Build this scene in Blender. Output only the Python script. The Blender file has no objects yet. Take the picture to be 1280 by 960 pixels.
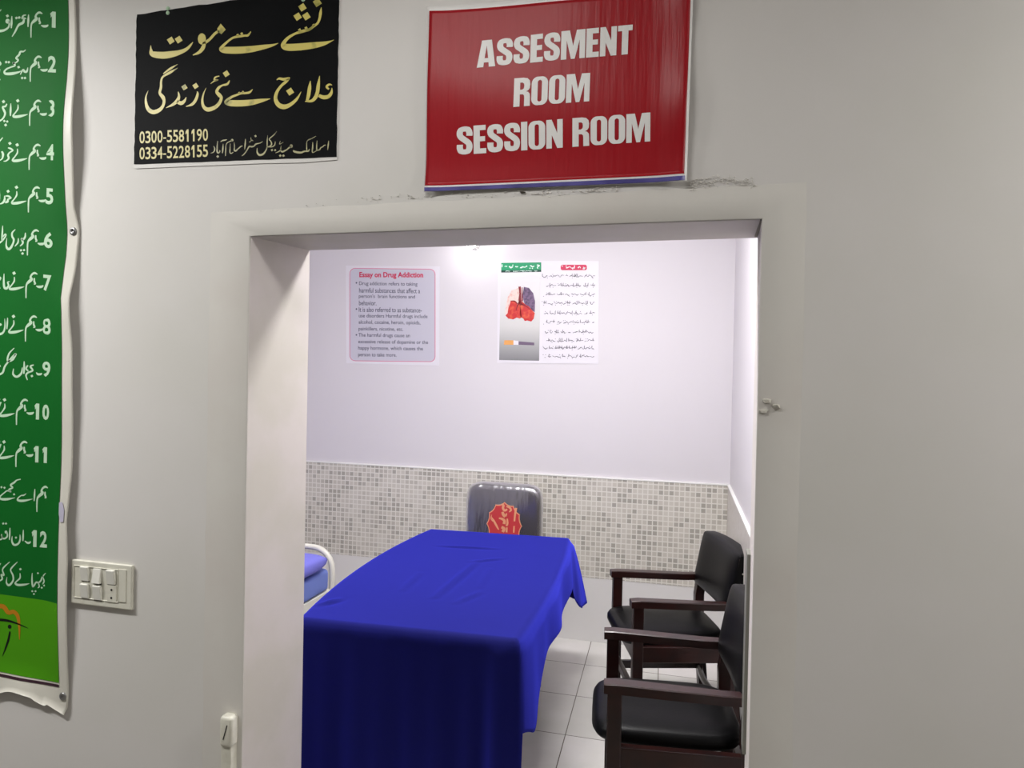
import bpy, bmesh, math, random
from mathutils import Vector, Matrix
random.seed(7)
S = bpy.context.scene
COL = S.collection
R = math.radians

# ---------------------------------------------------------------- camera
FPX, PSI, TH, RO, EYE = 900.0, R(14.9), R(-.75), R(1.17), 1.6      # focal length in pixels of the 1280x960 frame
CF = Vector((-math.sin(PSI)*math.cos(TH), math.cos(PSI)*math.cos(TH), math.sin(TH)))
r0 = Vector((math.cos(PSI), math.sin(PSI), 0)); u0 = r0.cross(CF)
CR = r0*math.cos(RO) + u0*math.sin(RO)
CU = u0*math.cos(RO) - r0*math.sin(RO)
CC = Vector((0, 0, EYE))
cam = bpy.data.cameras.new('camera'); cam.sensor_width = 36; cam.lens = FPX/1280*36; cam.clip_start = .05
co = bpy.data.objects.new('camera', cam); COL.objects.link(co)
m = Matrix((CR, CU, -CF)).transposed().to_4x4(); m.translation = CC
co.matrix_world = m; S.camera = co

# ---------------------------------------------------------------- light and exposure
S.view_settings.view_transform = 'Standard'
try: S.view_settings.look = 'None'
except Exception: pass
S.view_settings.exposure = 0.0
S.view_settings.gamma = 1.0
S.view_settings.use_curve_mapping = False
HALL_W, BULB_W, PANEL_W = 62.0, .95, 60.0
HALL_COL, ROOM_COL = (1.0, .985, .965), (1.0, .985, .985)
w = bpy.data.worlds.new('world'); S.world = w; w.use_nodes = True
w.node_tree.nodes['Background'].inputs[0].default_value = (.9, .92, 1, 1)
w.node_tree.nodes['Background'].inputs[1].default_value = 0.02
def area(name, loc, sx, sy, power, color, rot=(0, 0, 0)):
    l = bpy.data.lights.new(name, 'AREA'); l.shape = 'RECTANGLE'; l.size = sx; l.size_y = sy
    l.energy = power; l.color = color
    o = bpy.data.objects.new(name, l); COL.objects.link(o); o.location = loc; o.rotation_euler = rot
    return o
HALL_LAMP = (-2.9, .80, 2.93); HALL_LAMP2 = (-.75, .95, 2.93); HALL_FILL = (1.95, 1.10, 2.93)
area('hall_light', (HALL_LAMP[0], HALL_LAMP[1], HALL_LAMP[2]-.06), 1.15, .14, HALL_W, HALL_COL)
area('hall_light', (HALL_LAMP2[0], HALL_LAMP2[1], HALL_LAMP2[2]-.06), .7, .12, HALL_W*.12, HALL_COL)
area('hall_light', (HALL_FILL[0], HALL_FILL[1], HALL_FILL[2]-.06), .7, .12, HALL_W*.60, HALL_COL)  # unseen lamp added to fill the wall's right side and the left reveal
PANEL = (-.74, 2.55, 2.86)
area('room_fill', (PANEL[0], PANEL[1], PANEL[2]-.03), 1.2, .22, PANEL_W, ROOM_COL)  # out-of-view ceiling light, added as general fill for the room
BULB = (-1.40, 4.21, 2.400)
pl = bpy.data.lights.new('bulb_light', 'POINT'); pl.energy = BULB_W; pl.shadow_soft_size = .04; pl.color = ROOM_COL
po = bpy.data.objects.new('bulb_light', pl); COL.objects.link(po); po.location = (BULB[0], BULB[1]-.045, BULB[2]-.02)

# ---------------------------------------------------------------- materials
def lin(c):
    c = c/255.0
    return c/12.92 if c <= .04045 else ((c+.055)/1.055)**2.4
def rgb(r, g, b): return (lin(r), lin(g), lin(b), 1)
def mat(name, col, rough=.5, spec=.5, metal=0.0, bump=None, var=None, **kw):
    """col is an sRGB triple; bump = (scale, strength); var = (scale, second sRGB triple, low, high)"""
    mt = bpy.data.materials.new(name); mt.use_nodes = True
    nt = mt.node_tree; b = nt.nodes['Principled BSDF']
    b.inputs['Base Color'].default_value = rgb(*col)
    b.inputs['Roughness'].default_value = rough
    b.inputs['Specular IOR Level'].default_value = spec
    b.inputs['Metallic'].default_value = metal
    for k, v in kw.items():
        b.inputs[k.replace('_', ' ')].default_value = v
    tc = nt.nodes.new('ShaderNodeTexCoord')
    if var:
        n = nt.nodes.new('ShaderNodeTexNoise'); n.inputs['Scale'].default_value = var[0]; n.inputs['Detail'].default_value = 5
        nt.links.new(tc.outputs['Object'], n.inputs['Vector'])
        r = nt.nodes.new('ShaderNodeValToRGB')
        r.color_ramp.elements[0].position = var[2]; r.color_ramp.elements[0].color = rgb(*col)
        r.color_ramp.elements[1].position = var[3]; r.color_ramp.elements[1].color = rgb(*var[1])
        nt.links.new(n.outputs['Fac'], r.inputs['Fac']); nt.links.new(r.outputs['Color'], b.inputs['Base Color'])
    if bump:
        n = nt.nodes.new('ShaderNodeTexNoise'); n.inputs['Scale'].default_value = bump[0]; n.inputs['Detail'].default_value = 4
        nt.links.new(tc.outputs['Object'], n.inputs['Vector'])
        bp = nt.nodes.new('ShaderNodeBump'); bp.inputs['Strength'].default_value = bump[1]; bp.inputs['Distance'].default_value = .01
        nt.links.new(n.outputs['Fac'], bp.inputs['Height']); nt.links.new(bp.outputs['Normal'], b.inputs['Normal'])
    return mt
def node(nt, t, op=None, **inp):
    n = nt.nodes.new(t)
    if op: n.operation = op
    for k, v in inp.items():
        i = int(k[1:])
        if isinstance(v, (int, float)): n.inputs[i].default_value = v
        elif isinstance(v, tuple): n.inputs[i].default_value = v
        else: nt.links.new(v, n.inputs[i])
    return n
def emit(name, col, strength):
    mt = bpy.data.materials.new(name); mt.use_nodes = True
    b = mt.node_tree.nodes['Principled BSDF']
    b.inputs['Base Color'].default_value = rgb(*col)
    b.inputs['Emission Color'].default_value = rgb(*col); b.inputs['Emission Strength'].default_value = strength
    return mt
M = {}
M['hall_paint'] = mat('hall_paint', (228, 225, 222), .55, .3, bump=(5, .05), var=(1.3, (222, 220, 214), .45, .7))
M['surround'] = mat('surround_plaster', (226, 223, 217), .6, .3, bump=(14, .06), var=(3, (222, 217, 211), .45, .65))
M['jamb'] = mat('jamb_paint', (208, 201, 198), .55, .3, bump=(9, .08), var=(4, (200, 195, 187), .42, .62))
M['hall_dim'] = mat('hall_back_paint', (96, 94, 90), .7, .2)
M['room_paint'] = mat('room_paint', (216, 212, 216), .5, .3, bump=(3, .03))
M['ceiling'] = mat('ceiling_paint', (235, 234, 232), .7, .2)
M['wall_tile'] = mat('white_wall_tile', (226, 224, 222), .25, .5, bump=(2, .03))
M['hall_floor'] = mat('hall_floor', (126, 122, 116), .4, .4)
M['crumb'] = mat('crumbled_plaster', (190, 186, 176), .8, .2)
M['crumb_dark'] = mat('plaster_crack', (150, 146, 136), .9, .1)
M['crack'] = mat('plaster_pit', (92, 88, 80), .9, .1)
M['white_plastic'] = mat('white_plastic', (226, 224, 210), .35, .5, bump=(30, .03), var=(25, (214, 211, 196), .5, .7))
M['rocker'] = mat('rocker_plastic', (240, 239, 230), .3, .5)
M['slot'] = mat('slot_black', (18, 18, 18), .7, .2)
M['paper'] = mat('white_paper', (228, 226, 222), .5, .4, bump=(12, .08))
M['vinyl'] = mat('white_vinyl', (222, 219, 208), .4, .4, bump=(10, .05))
M['stain'] = mat('violet_stain', (196, 192, 212), .5, .4)
M['green'] = mat('banner_green', (14, 100, 34), .6, .12)
M['lime'] = mat('banner_lime', (78, 156, 20), .6, .12)
M['orange'] = mat('banner_orange', (190, 125, 20), .45, .4)
M['print_white'] = mat('print_white', (190, 220, 190), .6, .15)
M['ink'] = mat('print_black', (12, 14, 12), .5, .3)
M['navy_line'] = mat('print_maroon', (64, 40, 52), .5, .3)
M['black_print'] = mat('black_print', (8, 10, 13), .6, .08, bump=(40, .04), var=(3, (14, 15, 17), .4, .6))
M['gold'] = mat('gold_print', (222, 208, 112), .4, .5, var=(14, (150, 148, 70), .56, .66))
M['gold_dim'] = mat('dull_gold_print', (190, 186, 142), .4, .5, var=(30, (130, 128, 96), .5, .66))
M['gold_num'] = mat('pale_gold_print', (216, 205, 130), .4, .5)
M['blue_hem'] = mat('blue_hem', (92, 86, 160), .4, .5, var=(9, (70, 64, 132), .4, .6))
M['white_letter'] = mat('white_letter', (242, 240, 238), .4, .4)
M['metal'] = mat('eyelet_metal', (150, 150, 150), .35, .5, metal=.8)
M['grey_metal'] = mat('grey_metal', (128, 128, 120), .5, .5, metal=.2)
M['mahogany'] = mat('mahogany_wood', (46, 16, 12), .3, .55, var=(9, (22, 8, 7), .35, .7))
M['leather'] = mat('black_leatherette', (9, 9, 10), .40, .14, bump=(120, .04))
M['stud'] = mat('stud_metal', (190, 185, 175), .3, .6, metal=.9)
M['dark_wood'] = mat('dark_table_wood', (40, 27, 22), .45, .4)
M['mesh_grey'] = mat('chair_back_fabric', (82, 78, 79), .7, .3)
M['chair_plastic'] = mat('chair_black_plastic', (22, 22, 24), .4, .4)
M['badge_red'] = mat('badge_red', (196, 62, 66), .4, .4)
M['badge_gold'] = mat('badge_gold', (226, 160, 120), .4, .5)
M['bed_white'] = mat('bed_enamel', (232, 230, 218), .3, .5)
M['sheet_blue'] = mat('bed_sheet_blue', (122, 140, 214), .8, .2, bump=(9, .3))
M['pillow_blue'] = mat('pillow_lilac', (128, 128, 224), .8, .2, bump=(14, .3))
M['poster_grey'] = mat('poster_grey', (196, 194, 206), .35, .4)
M['poster_pink'] = mat('poster_pink', (214, 120, 150), .4, .4)
M['poster_red'] = mat('poster_red', (200, 14, 74), .4, .4)
M['poster_ink'] = mat('poster_ink', (72, 70, 92), .5, .3)
M['poster_white'] = mat('poster_white', (224, 221, 227), .3, .4)
M['urdu_ink'] = mat('poster_thin_ink', (120, 117, 126), .5, .3)
M['emerald'] = mat('poster_emerald', (28, 150, 100), .4, .4)
M['deep_green'] = mat('poster_deep_green', (8, 62, 52), .4, .4)
M['mint'] = mat('poster_mint', (214, 240, 226), .4, .4)
M['lung_red'] = mat('lung_red', (194, 44, 46), .4, .4, var=(34, (222, 104, 66), .45, .75))
M['lung_pale'] = mat('lung_pale', (232, 206, 198), .4, .4, var=(60, (214, 160, 150), .5, .7))
M['lung_grey'] = mat('lung_violet', (120, 96, 128), .4, .4, var=(60, (74, 60, 84), .4, .7))
M['lung_vein'] = mat('lung_vein', (132, 22, 34), .4, .4)
M['cig_tan'] = mat('cigarette_tan', (222, 160, 92), .5, .3)
M['cig_grey'] = mat('cigarette_grey', (110, 94, 116), .5, .3)
M['bulb'] = emit('bulb_glass', (255, 253, 250), 14)
M['tube'] = emit('tube_glass', (255, 250, 240), 6)
M['holder'] = mat('holder_white', (236, 236, 232), .4, .4)

# flex-print red with fine vertical ripples
mt = M['red'] = mat('flex_red', (166, 26, 36), .32, .2)
nt = mt.node_tree; b = nt.nodes['Principled BSDF']; tc = nt.nodes.new('ShaderNodeTexCoord')
mp = node(nt, 'ShaderNodeMapping', _0=tc.outputs['Object']); mp.inputs['Scale'].default_value = (1, 1, .06)
n1 = node(nt, 'ShaderNodeTexNoise', _0=mp.outputs[0]); n1.inputs['Scale'].default_value = 70; n1.inputs['Detail'].default_value = 3
bp = node(nt, 'ShaderNodeBump'); bp.inputs['Strength'].default_value = .22; bp.inputs['Distance'].default_value = .006
nt.links.new(n1.outputs['Fac'], bp.inputs['Height']); nt.links.new(bp.outputs['Normal'], b.inputs['Normal'])

# royal blue cloth with a soft nap
mt = M['cloth'] = mat('royal_blue_cloth', (9, 10, 60), .8, .1, bump=(7, .08), Sheen_Weight=1.0, Sheen_Roughness=.58)
mt.node_tree.nodes['Principled BSDF'].inputs['Sheen Tint'].default_value = rgb(72, 78, 250)

# small mosaic: beige and grey glass tiles in pale grout
def mosaic(name, axis):
    mt = bpy.data.materials.new(name); mt.use_nodes = True
    nt = mt.node_tree; b = nt.nodes['Principled BSDF']
    tc = nt.nodes.new('ShaderNodeTexCoord'); sx = node(nt, 'ShaderNodeSeparateXYZ', _0=tc.outputs['Object'])
    P = .0303
    u = node(nt, 'ShaderNodeMath', 'DIVIDE', _0=sx.outputs[axis], _1=P); v = node(nt, 'ShaderNodeMath', 'DIVIDE', _0=sx.outputs[2], _1=P)
    fu = node(nt, 'ShaderNodeMath', 'FRACT', _0=u.outputs[0]); fv = node(nt, 'ShaderNodeMath', 'FRACT', _0=v.outputs[0])
    iu = node(nt, 'ShaderNodeMath', 'FLOOR', _0=u.outputs[0]); iv = node(nt, 'ShaderNodeMath', 'FLOOR', _0=v.outputs[0])
    def edge(f):
        a = node(nt, 'ShaderNodeMath', 'SUBTRACT', _0=f.outputs[0], _1=.5); a = node(nt, 'ShaderNodeMath', 'ABSOLUTE', _0=a.outputs[0])
        return node(nt, 'ShaderNodeMath', 'GREATER_THAN', _0=a.outputs[0], _1=.40)
    g = node(nt, 'ShaderNodeMath', 'MAXIMUM', _0=edge(fu).outputs[0], _1=edge(fv).outputs[0])
    cx = node(nt, 'ShaderNodeCombineXYZ', _0=iu.outputs[0], _1=iv.outputs[0])
    wn = nt.nodes.new('ShaderNodeTexWhiteNoise'); wn.noise_dimensions = '3D'; nt.links.new(cx.outputs[0], wn.inputs['Vector'])
    ln = nt.nodes.new('ShaderNodeTexNoise'); ln.inputs['Scale'].default_value = .16; ln.inputs['Detail'].default_value = 2
    nt.links.new(cx.outputs[0], ln.inputs['Vector'])
    k1 = node(nt, 'ShaderNodeMath', 'MULTIPLY', _0=wn.outputs['Value'], _1=.55)
    k2 = node(nt, 'ShaderNodeMath', 'MULTIPLY_ADD', _0=ln.outputs['Fac'], _1=1.1, _2=k1.outputs[0])
    rp = nt.nodes.new('ShaderNodeValToRGB'); e = rp.color_ramp.elements
    e[0].position = .3; e[0].color = rgb(208, 204, 194); e[1].position = 1.2; e[1].color = rgb(168, 164, 154)
    e2 = e.new(.74); e2.color = rgb(200, 195, 184); e3 = e.new(.95); e3.color = rgb(186, 181, 170)
    nt.links.new(k2.outputs[0], rp.inputs['Fac'])
    mx = nt.nodes.new('ShaderNodeMix'); mx.data_type = 'RGBA'
    nt.links.new(g.outputs[0], mx.inputs['Factor']); nt.links.new(rp.outputs['Color'], mx.inputs['A'])
    mx.inputs['B'].default_value = rgb(222, 219, 211)
    nt.links.new(mx.outputs['Result'], b.inputs['Base Color'])
    ro = node(nt, 'ShaderNodeMath', 'MULTIPLY_ADD', _0=g.outputs[0], _1=.35, _2=.3); nt.links.new(ro.outputs[0], b.inputs['Roughness'])
    return mt
M['mosaic_x'] = mosaic('mosaic_tiles_back', 0)
M['mosaic_y'] = mat('side_dado_tile', (206, 201, 195), .4, .4, var=(30, (198, 192, 185), .45, .6))

# floor tiles, 40 cm, thin dark joints, faint grey clouds
mt = M['floor'] = bpy.data.materials.new('floor_tiles'); mt.use_nodes = True
nt = mt.node_tree; b = nt.nodes['Principled BSDF']; tc = nt.nodes.new('ShaderNodeTexCoord')
sx = node(nt, 'ShaderNodeSeparateXYZ', _0=tc.outputs['Object'])
xs = node(nt, 'ShaderNodeMath', 'MULTIPLY_ADD', _0=sx.outputs[1], _1=.052, _2=sx.outputs[0])
def joint(sock, off):
    a = node(nt, 'ShaderNodeMath', 'ADD', _0=sock, _1=off); a = node(nt, 'ShaderNodeMath', 'DIVIDE', _0=a.outputs[0], _1=.4)
    f = node(nt, 'ShaderNodeMath', 'FRACT', _0=a.outputs[0]); f = node(nt, 'ShaderNodeMath', 'SUBTRACT', _0=f.outputs[0], _1=.5)
    f = node(nt, 'ShaderNodeMath', 'ABSOLUTE', _0=f.outputs[0])
    return node(nt, 'ShaderNodeMath', 'GREATER_THAN', _0=f.outputs[0], _1=.4945), node(nt, 'ShaderNodeMath', 'FLOOR', _0=a.outputs[0])
gx, ix = joint(xs.outputs[0], .58-.052*3.55+4.0); gy, iy = joint(sx.outputs[1], .05)
g = node(nt, 'ShaderNodeMath', 'MAXIMUM', _0=gx.outputs[0], _1=gy.outputs[0])
cx = node(nt, 'ShaderNodeCombineXYZ', _0=ix.outputs[0], _1=iy.outputs[0])
wn = nt.nodes.new('ShaderNodeTexWhiteNoise'); nt.links.new(cx.outputs[0], wn.inputs['Vector'])
no = node(nt, 'ShaderNodeTexNoise', _0=tc.outputs['Object']); no.inputs['Scale'].default_value = 3.5; no.inputs['Detail'].default_value = 5
k = node(nt, 'ShaderNodeMath', 'MULTIPLY_ADD', _0=wn.outputs['Value'], _1=.25, _2=no.outputs['Fac'])
rp = nt.nodes.new('ShaderNodeValToRGB'); e = rp.color_ramp.elements
e[0].position = .4; e[0].color = rgb(228, 224, 222); e[1].position = .95; e[1].color = rgb(206, 205, 198)
nt.links.new(k.outputs[0], rp.inputs['Fac'])
mx = nt.nodes.new('ShaderNodeMix'); mx.data_type = 'RGBA'
nt.links.new(g.outputs[0], mx.inputs['Factor']); nt.links.new(rp.outputs['Color'], mx.inputs['A']); mx.inputs['B'].default_value = rgb(112, 106, 98)
nt.links.new(mx.outputs['Result'], b.inputs['Base Color']); b.inputs['Roughness'].default_value = .22

# printed picture ground of the lung poster: grey studio print
mt = M['picture'] = bpy.data.materials.new('picture_print'); mt.use_nodes = True
nt = mt.node_tree; b = nt.nodes['Principled BSDF']; tc = nt.nodes.new('ShaderNodeTexCoord')
sx = node(nt, 'ShaderNodeSeparateXYZ', _0=tc.outputs['Generated'])
rp = nt.nodes.new('ShaderNodeValToRGB'); e = rp.color_ramp.elements
e[0].position = 0; e[0].color = rgb(128, 128, 130); e[1].position = .9; e[1].color = rgb(226, 224, 226)
q = e.new(.18); q.color = rgb(172, 172, 172); q = e.new(.35); q.color = rgb(206, 205, 203)
nt.links.new(sx.outputs[2], rp.inputs['Fac']); nt.links.new(rp.outputs['Color'], b.inputs['Base Color']); b.inputs['Roughness'].default_value = .35

# clear plastic wrap
mt = M['wrap'] = bpy.data.materials.new('clear_wrap'); mt.use_nodes = True
nt = mt.node_tree; nt.nodes.remove(nt.nodes['Principled BSDF']); out = nt.nodes['Material Output']
tr = nt.nodes.new('ShaderNodeBsdfTransparent'); gl = nt.nodes.new('ShaderNodeBsdfGlossy'); gl.inputs['Roughness'].default_value = .28
gl.inputs['Color'].default_value = (.95, .95, 1, 1)
tc = nt.nodes.new('ShaderNodeTexCoord'); mp = node(nt, 'ShaderNodeMapping', _0=tc.outputs['Object']); mp.inputs['Scale'].default_value = (1.6, 1, .35); mp.inputs['Rotation'].default_value = (0, .15, 0); no = node(nt, 'ShaderNodeTexNoise', _0=mp.outputs[0]); no.inputs['Scale'].default_value = 13; no.inputs['Detail'].default_value = 2
bp = nt.nodes.new('ShaderNodeBump'); bp.inputs['Strength'].default_value = .45; bp.inputs['Distance'].default_value = .02
nt.links.new(no.outputs['Fac'], bp.inputs['Height']); nt.links.new(bp.outputs['Normal'], gl.inputs['Normal'])
lw = nt.nodes.new('ShaderNodeLayerWeight'); lw.inputs['Blend'].default_value = .35; nt.links.new(bp.outputs['Normal'], lw.inputs['Normal'])
f = node(nt, 'ShaderNodeMath', 'MULTIPLY_ADD', _0=lw.outputs['Facing'], _1=.45, _2=.17)
ms = nt.nodes.new('ShaderNodeMixShader'); nt.links.new(f.outputs[0], ms.inputs[0]); nt.links.new(tr.outputs[0], ms.inputs[1]); nt.links.new(gl.outputs[0], ms.inputs[2])
nt.links.new(ms.outputs[0], out.inputs['Surface'])

# ---------------------------------------------------------------- helpers
def ray(x, y): return CF + CR*((x-640)/FPX) - CU*((y-480)/FPX)
def atY(x, y, Y):                      # point of the plane Y = const seen at photo pixel (x, y): used to measure the walls' fittings
    d = ray(x, y); return CC + d*(Y/d.y)
def atZ(x, y, Z):
    d = ray(x, y); return CC + d*((Z-EYE)/d.z)
def empty(name, loc, rz=0):
    o = bpy.data.objects.new(name, None); COL.objects.link(o); o.location = loc; o.rotation_euler = (0, 0, rz); o.empty_display_size = .1
    return o
def tag(o, label, cat, group=None):
    o['label'] = label; o['category'] = cat
    if group: o['group'] = group
    return o
def thing(name, loc, label, cat, group=None, rz=0): return tag(empty(name, loc, rz), label, cat, group)
def link(name, me, m, parent=None, smooth=False, local=False):
    me.materials.clear(); me.materials.append(M[m])
    if smooth:
        for p in me.polygons: p.use_smooth = True
    o = bpy.data.objects.new(name, me); COL.objects.link(o)
    if parent:
        o.parent = parent
        if not local:
            l = Vector((0, 0, 0)); q = parent
            while q: l += q.location; q = q.parent
            me.transform(Matrix.Translation(-l))
    return o
def from_bm(name, bm, m, parent=None, smooth=False, local=False):
    me = bpy.data.meshes.new(name); bmesh.ops.recalc_face_normals(bm, faces=bm.faces); bm.to_mesh(me); bm.free()
    return link(name, me, m, parent, smooth, local)
def pydata(name, vs, fs, m, parent=None, smooth=False, local=False):
    me = bpy.data.meshes.new(name); me.from_pydata([tuple(v) for v in vs], [], fs); me.update()
    return link(name, me, m, parent, smooth, local)
def struct(o): o['kind'] = 'structure'; return o
def box(bm, x0, x1, y0, y1, z0, z1, bev=0, seg=2, mtx=None):
    g = bmesh.ops.create_cube(bm, size=1)
    vs = g['verts']
    for v in vs: v.co = Vector(((x0+x1)/2+v.co.x*(x1-x0), (y0+y1)/2+v.co.y*(y1-y0), (z0+z1)/2+v.co.z*(z1-z0)))
    if bev:
        es = list({e for v in vs for e in v.link_edges})
        r = bmesh.ops.bevel(bm, geom=es, offset=bev, segments=seg, affect='EDGES', profile=.5)
        vs = list({v for f in r['faces'] for v in f.verts} | {v for v in vs if v.is_valid})
    if mtx: bmesh.ops.transform(bm, matrix=mtx, verts=[v for v in vs if v.is_valid])
def tube(bm, pts, r, seg=10, cap=True):
    pts = [Vector(p) for p in pts]; rings = []
    up = Vector((0, 0, 1)); prev = None
    for i, p in enumerate(pts):
        t = (pts[min(i+1, len(pts)-1)]-pts[max(i-1, 0)]).normalized()
        a = prev if prev else (up if abs(t.z) < .9 else Vector((1, 0, 0)))
        n = (a - t*a.dot(t)).normalized(); prev = n; bn = t.cross(n)
        rr = r[i] if isinstance(r, (list, tuple)) else r
        rings.append([bm.verts.new(p+(n*math.cos(2*math.pi*k/seg)+bn*math.sin(2*math.pi*k/seg))*rr) for k in range(seg)])
    for a, c in zip(rings, rings[1:]):
        for k in range(seg): bm.faces.new((a[k], a[(k+1) % seg], c[(k+1) % seg], c[k]))
    if cap: bm.faces.new(rings[0][::-1]); bm.faces.new(rings[-1])
def lathe(bm, prof, c=(0, 0, 0), axis='Z', seg=24):
    rings = []
    for r, h in prof:
        ring = []
        for k in range(seg):
            a = 2*math.pi*k/seg; p = (r*math.cos(a), r*math.sin(a), h)
            if axis == 'Y': p = (p[0], -p[2], p[1])
            ring.append(bm.verts.new(Vector(c)+Vector(p)))
        rings.append(ring)
    for a, d in zip(rings, rings[1:]):
        for k in range(seg): bm.faces.new((a[k], a[(k+1) % seg], d[(k+1) % seg], d[k]))
    bm.faces.new(rings[0][::-1]); bm.faces.new(rings[-1])
def catmull(pts, n=6):
    if len(pts) < 3:
        return [tuple(pts[0][k]+(pts[1][k]-pts[0][k])*i/n for k in range(3)) for i in range(n+1)]
    out = []; P = [pts[0]]+list(pts)+[pts[-1]]
    for i in range(1, len(P)-2):
        for s in range(n):
            t = s/n; q = []
            for k in range(3):
                a, b_, c, d = P[i-1][k], P[i][k], P[i+1][k], P[i+2][k]
                q.append(.5*(2*b_+(c-a)*t+(2*a-5*b_+4*c-d)*t*t+(3*b_-a-3*c+d)*t**3))
            out.append(tuple(q))
    out.append(tuple(pts[-1])); return out
class Ink:
    """flat printed strokes and shapes collected in photo pixels, laid on the sheet they are printed on"""
    def __init__(s, ox=0, oy=0, k=1.0): s.v = []; s.f = []; s.o = (ox, oy, k)
    def at(s, ox, oy, k): s.o = (ox, oy, k); return s
    def px(s, x, y): ox, oy, k = s.o; return (ox+x/k, oy+y/k)
    def stroke(s, *pts, dx=0, dy=0, wk=1.0):
        c = catmull([(p[0]+dx, p[1]+dy, p[2]*wk) for p in pts]); i0 = len(s.v)
        for i, p in enumerate(c):
            a = c[max(i-1, 0)]; b_ = c[min(i+1, len(c)-1)]
            tx, ty = b_[0]-a[0], b_[1]-a[1]; l = math.hypot(tx, ty) or 1; h = max(p[2], 1)/2
            s.v.append(s.px(p[0]-ty/l*h, p[1]+tx/l*h)); s.v.append(s.px(p[0]+ty/l*h, p[1]-tx/l*h))
        for i in range(len(c)-1):
            k = i0+2*i; s.f.append((k, k+1, k+3, k+2))
        return s
    def dot(s, x, y, r, tilt=12):
        i0 = len(s.v)
        for k in range(4):
            a = R(tilt+90*k); s.v.append(s.px(x+r*math.cos(a), y+r*math.sin(a)))
        s.f.append((i0, i0+1, i0+2, i0+3)); return s
    def poly(s, *pts):
        i0 = len(s.v); s.v += [s.px(*p) for p in pts]; s.f.append(tuple(range(i0, i0+len(pts)))); return s
    def disc(s, x, y, rx, ry, n=20, wob=None):
        i0 = len(s.v)
        for k in range(n):
            a = 2*math.pi*k/n; q = 1+(wob(a) if wob else 0); s.v.append(s.px(x+rx*q*math.cos(a), y+ry*q*math.sin(a)))
        s.f.append(tuple(range(i0, i0+n))); return s
    def mesh(s, vs, fs, fn):                      # (u, v) mesh mapped by fn to local pixels
        i0 = len(s.v); s.v += [s.px(*fn(*v)) for v in vs]; s.f += [tuple(i+i0 for i in f) for f in fs]; return s
    def build(s, name, m, parent, surf, off): # surf(x, z) = the sheet's Y; off = print thickness
        vs = []
        for x, y in s.v:
            p = atY(x, y, surf.Y); vs.append((p.x, surf(p.x, p.z)-off, p.z))
        return pydata(name, vs, s.f, m, parent)
class Sheet:
    def __init__(s, Y, fn=None): s.Y = Y; s.fn = fn or (lambda x, z: 0)
    def __call__(s, x, z): return s.Y-s.fn(x, z)
def text_uv(body, offset=0.0, shear=0.0):
    """mesh of a line of plain type, scaled to the unit square"""
    c = bpy.data.curves.new('type', 'FONT'); c.body = body; c.offset = offset; c.resolution_u = 3; c.shear = shear
    o = bpy.data.objects.new('type', c); COL.objects.link(o)
    me = bpy.data.meshes.new_from_object(o.evaluated_get(bpy.context.evaluated_depsgraph_get()))
    vs = [v.co.copy() for v in me.vertices]; fs = [tuple(p.vertices) for p in me.polygons]
    bpy.data.objects.remove(o); bpy.data.curves.remove(c); bpy.data.meshes.remove(me)
    x0 = min(v.x for v in vs); x1 = max(v.x for v in vs); y0 = min(v.y for v in vs); y1 = max(v.y for v in vs)
    return [((v.x-x0)/(x1-x0), (v.y-y0)/(y1-y0)) for v in vs], fs
def figures_uv(body, offset):
    """condensed figures on even widths, the one with its flag"""
    V = []; Fc = []; x = 0
    for c in body:
        if c == '-': vs, fs, w_ = [(.03, .31), (.29, .31), (.29, .43), (.03, .43)], [(0, 1, 2, 3)], .333
        elif c == '1':
            t = .055+offset*1.6; vs, fs, w_ = [(.38-2*t, 0), (.38, 0), (.38, 1), (.40-2*t, 1), (.38-2*t, .72), (.27-2*t, .845), (.10, .74), (.10, .60), (.38-2*t, .70)], [(0, 1, 2, 3, 4), (3, 5, 6, 7, 8)], .556
        else:
            u, fs = text_uv(c, offset); vs = [(.035+.485*p[0], p[1]) for p in u]; w_ = .556
        i0 = len(V); V += [(p[0]+x, p[1]) for p in vs]; Fc += [tuple(i+i0 for i in f) for f in fs]; x += w_
    x0 = min(p[0] for p in V); x1 = max(p[0] for p in V)
    return [((p[0]-x0)/(x1-x0), p[1]) for p in V], Fc
def quad(tl, tr, br, bl):                         # unit square -> four-cornered patch
    def fn(u, v):
        return tuple((bl[k]*(1-u)+br[k]*u)*(1-v)+(tl[k]*(1-u)+tr[k]*u)*v for k in (0, 1))
    return fn
def sheet_mesh(name, outline, surf, off, thick, m, parent, n=40, smooth=True):
    """outline: four photo-pixel corners TL TR BR BL, a gridded sheet that follows surf, with its own thickness"""
    fn = quad(*outline); vs = []; fs = []; ny = n
    for layer in (0, 1):
        for j in range(ny+1):
            for i in range(n+1):
                x, y = fn(i/n, 1-j/ny); p = atY(x, y, surf.Y)
                vs.append((p.x, surf(p.x, p.z)-off+layer*thick, p.z))
    L = (n+1)*(ny+1); id_ = lambda i, j, l: l*L+j*(n+1)+i
    for j in range(ny):
        for i in range(n):
            fs.append((id_(i, j, 0), id_(i, j+1, 0), id_(i+1, j+1, 0), id_(i+1, j, 0)))
            fs.append((id_(i, j, 1), id_(i+1, j, 1), id_(i+1, j+1, 1), id_(i, j+1, 1)))
    for i in range(n):
        for j in (0, ny): fs.append((id_(i, j, 0), id_(i+1, j, 0), id_(i+1, j, 1), id_(i, j, 1)))
        for q in (0, n): fs.append((id_(q, i, 0), id_(q, i+1, 0), id_(q, i+1, 1), id_(q, i, 1)))
    return pydata(name, vs, fs, m, parent, smooth=smooth)
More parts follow.
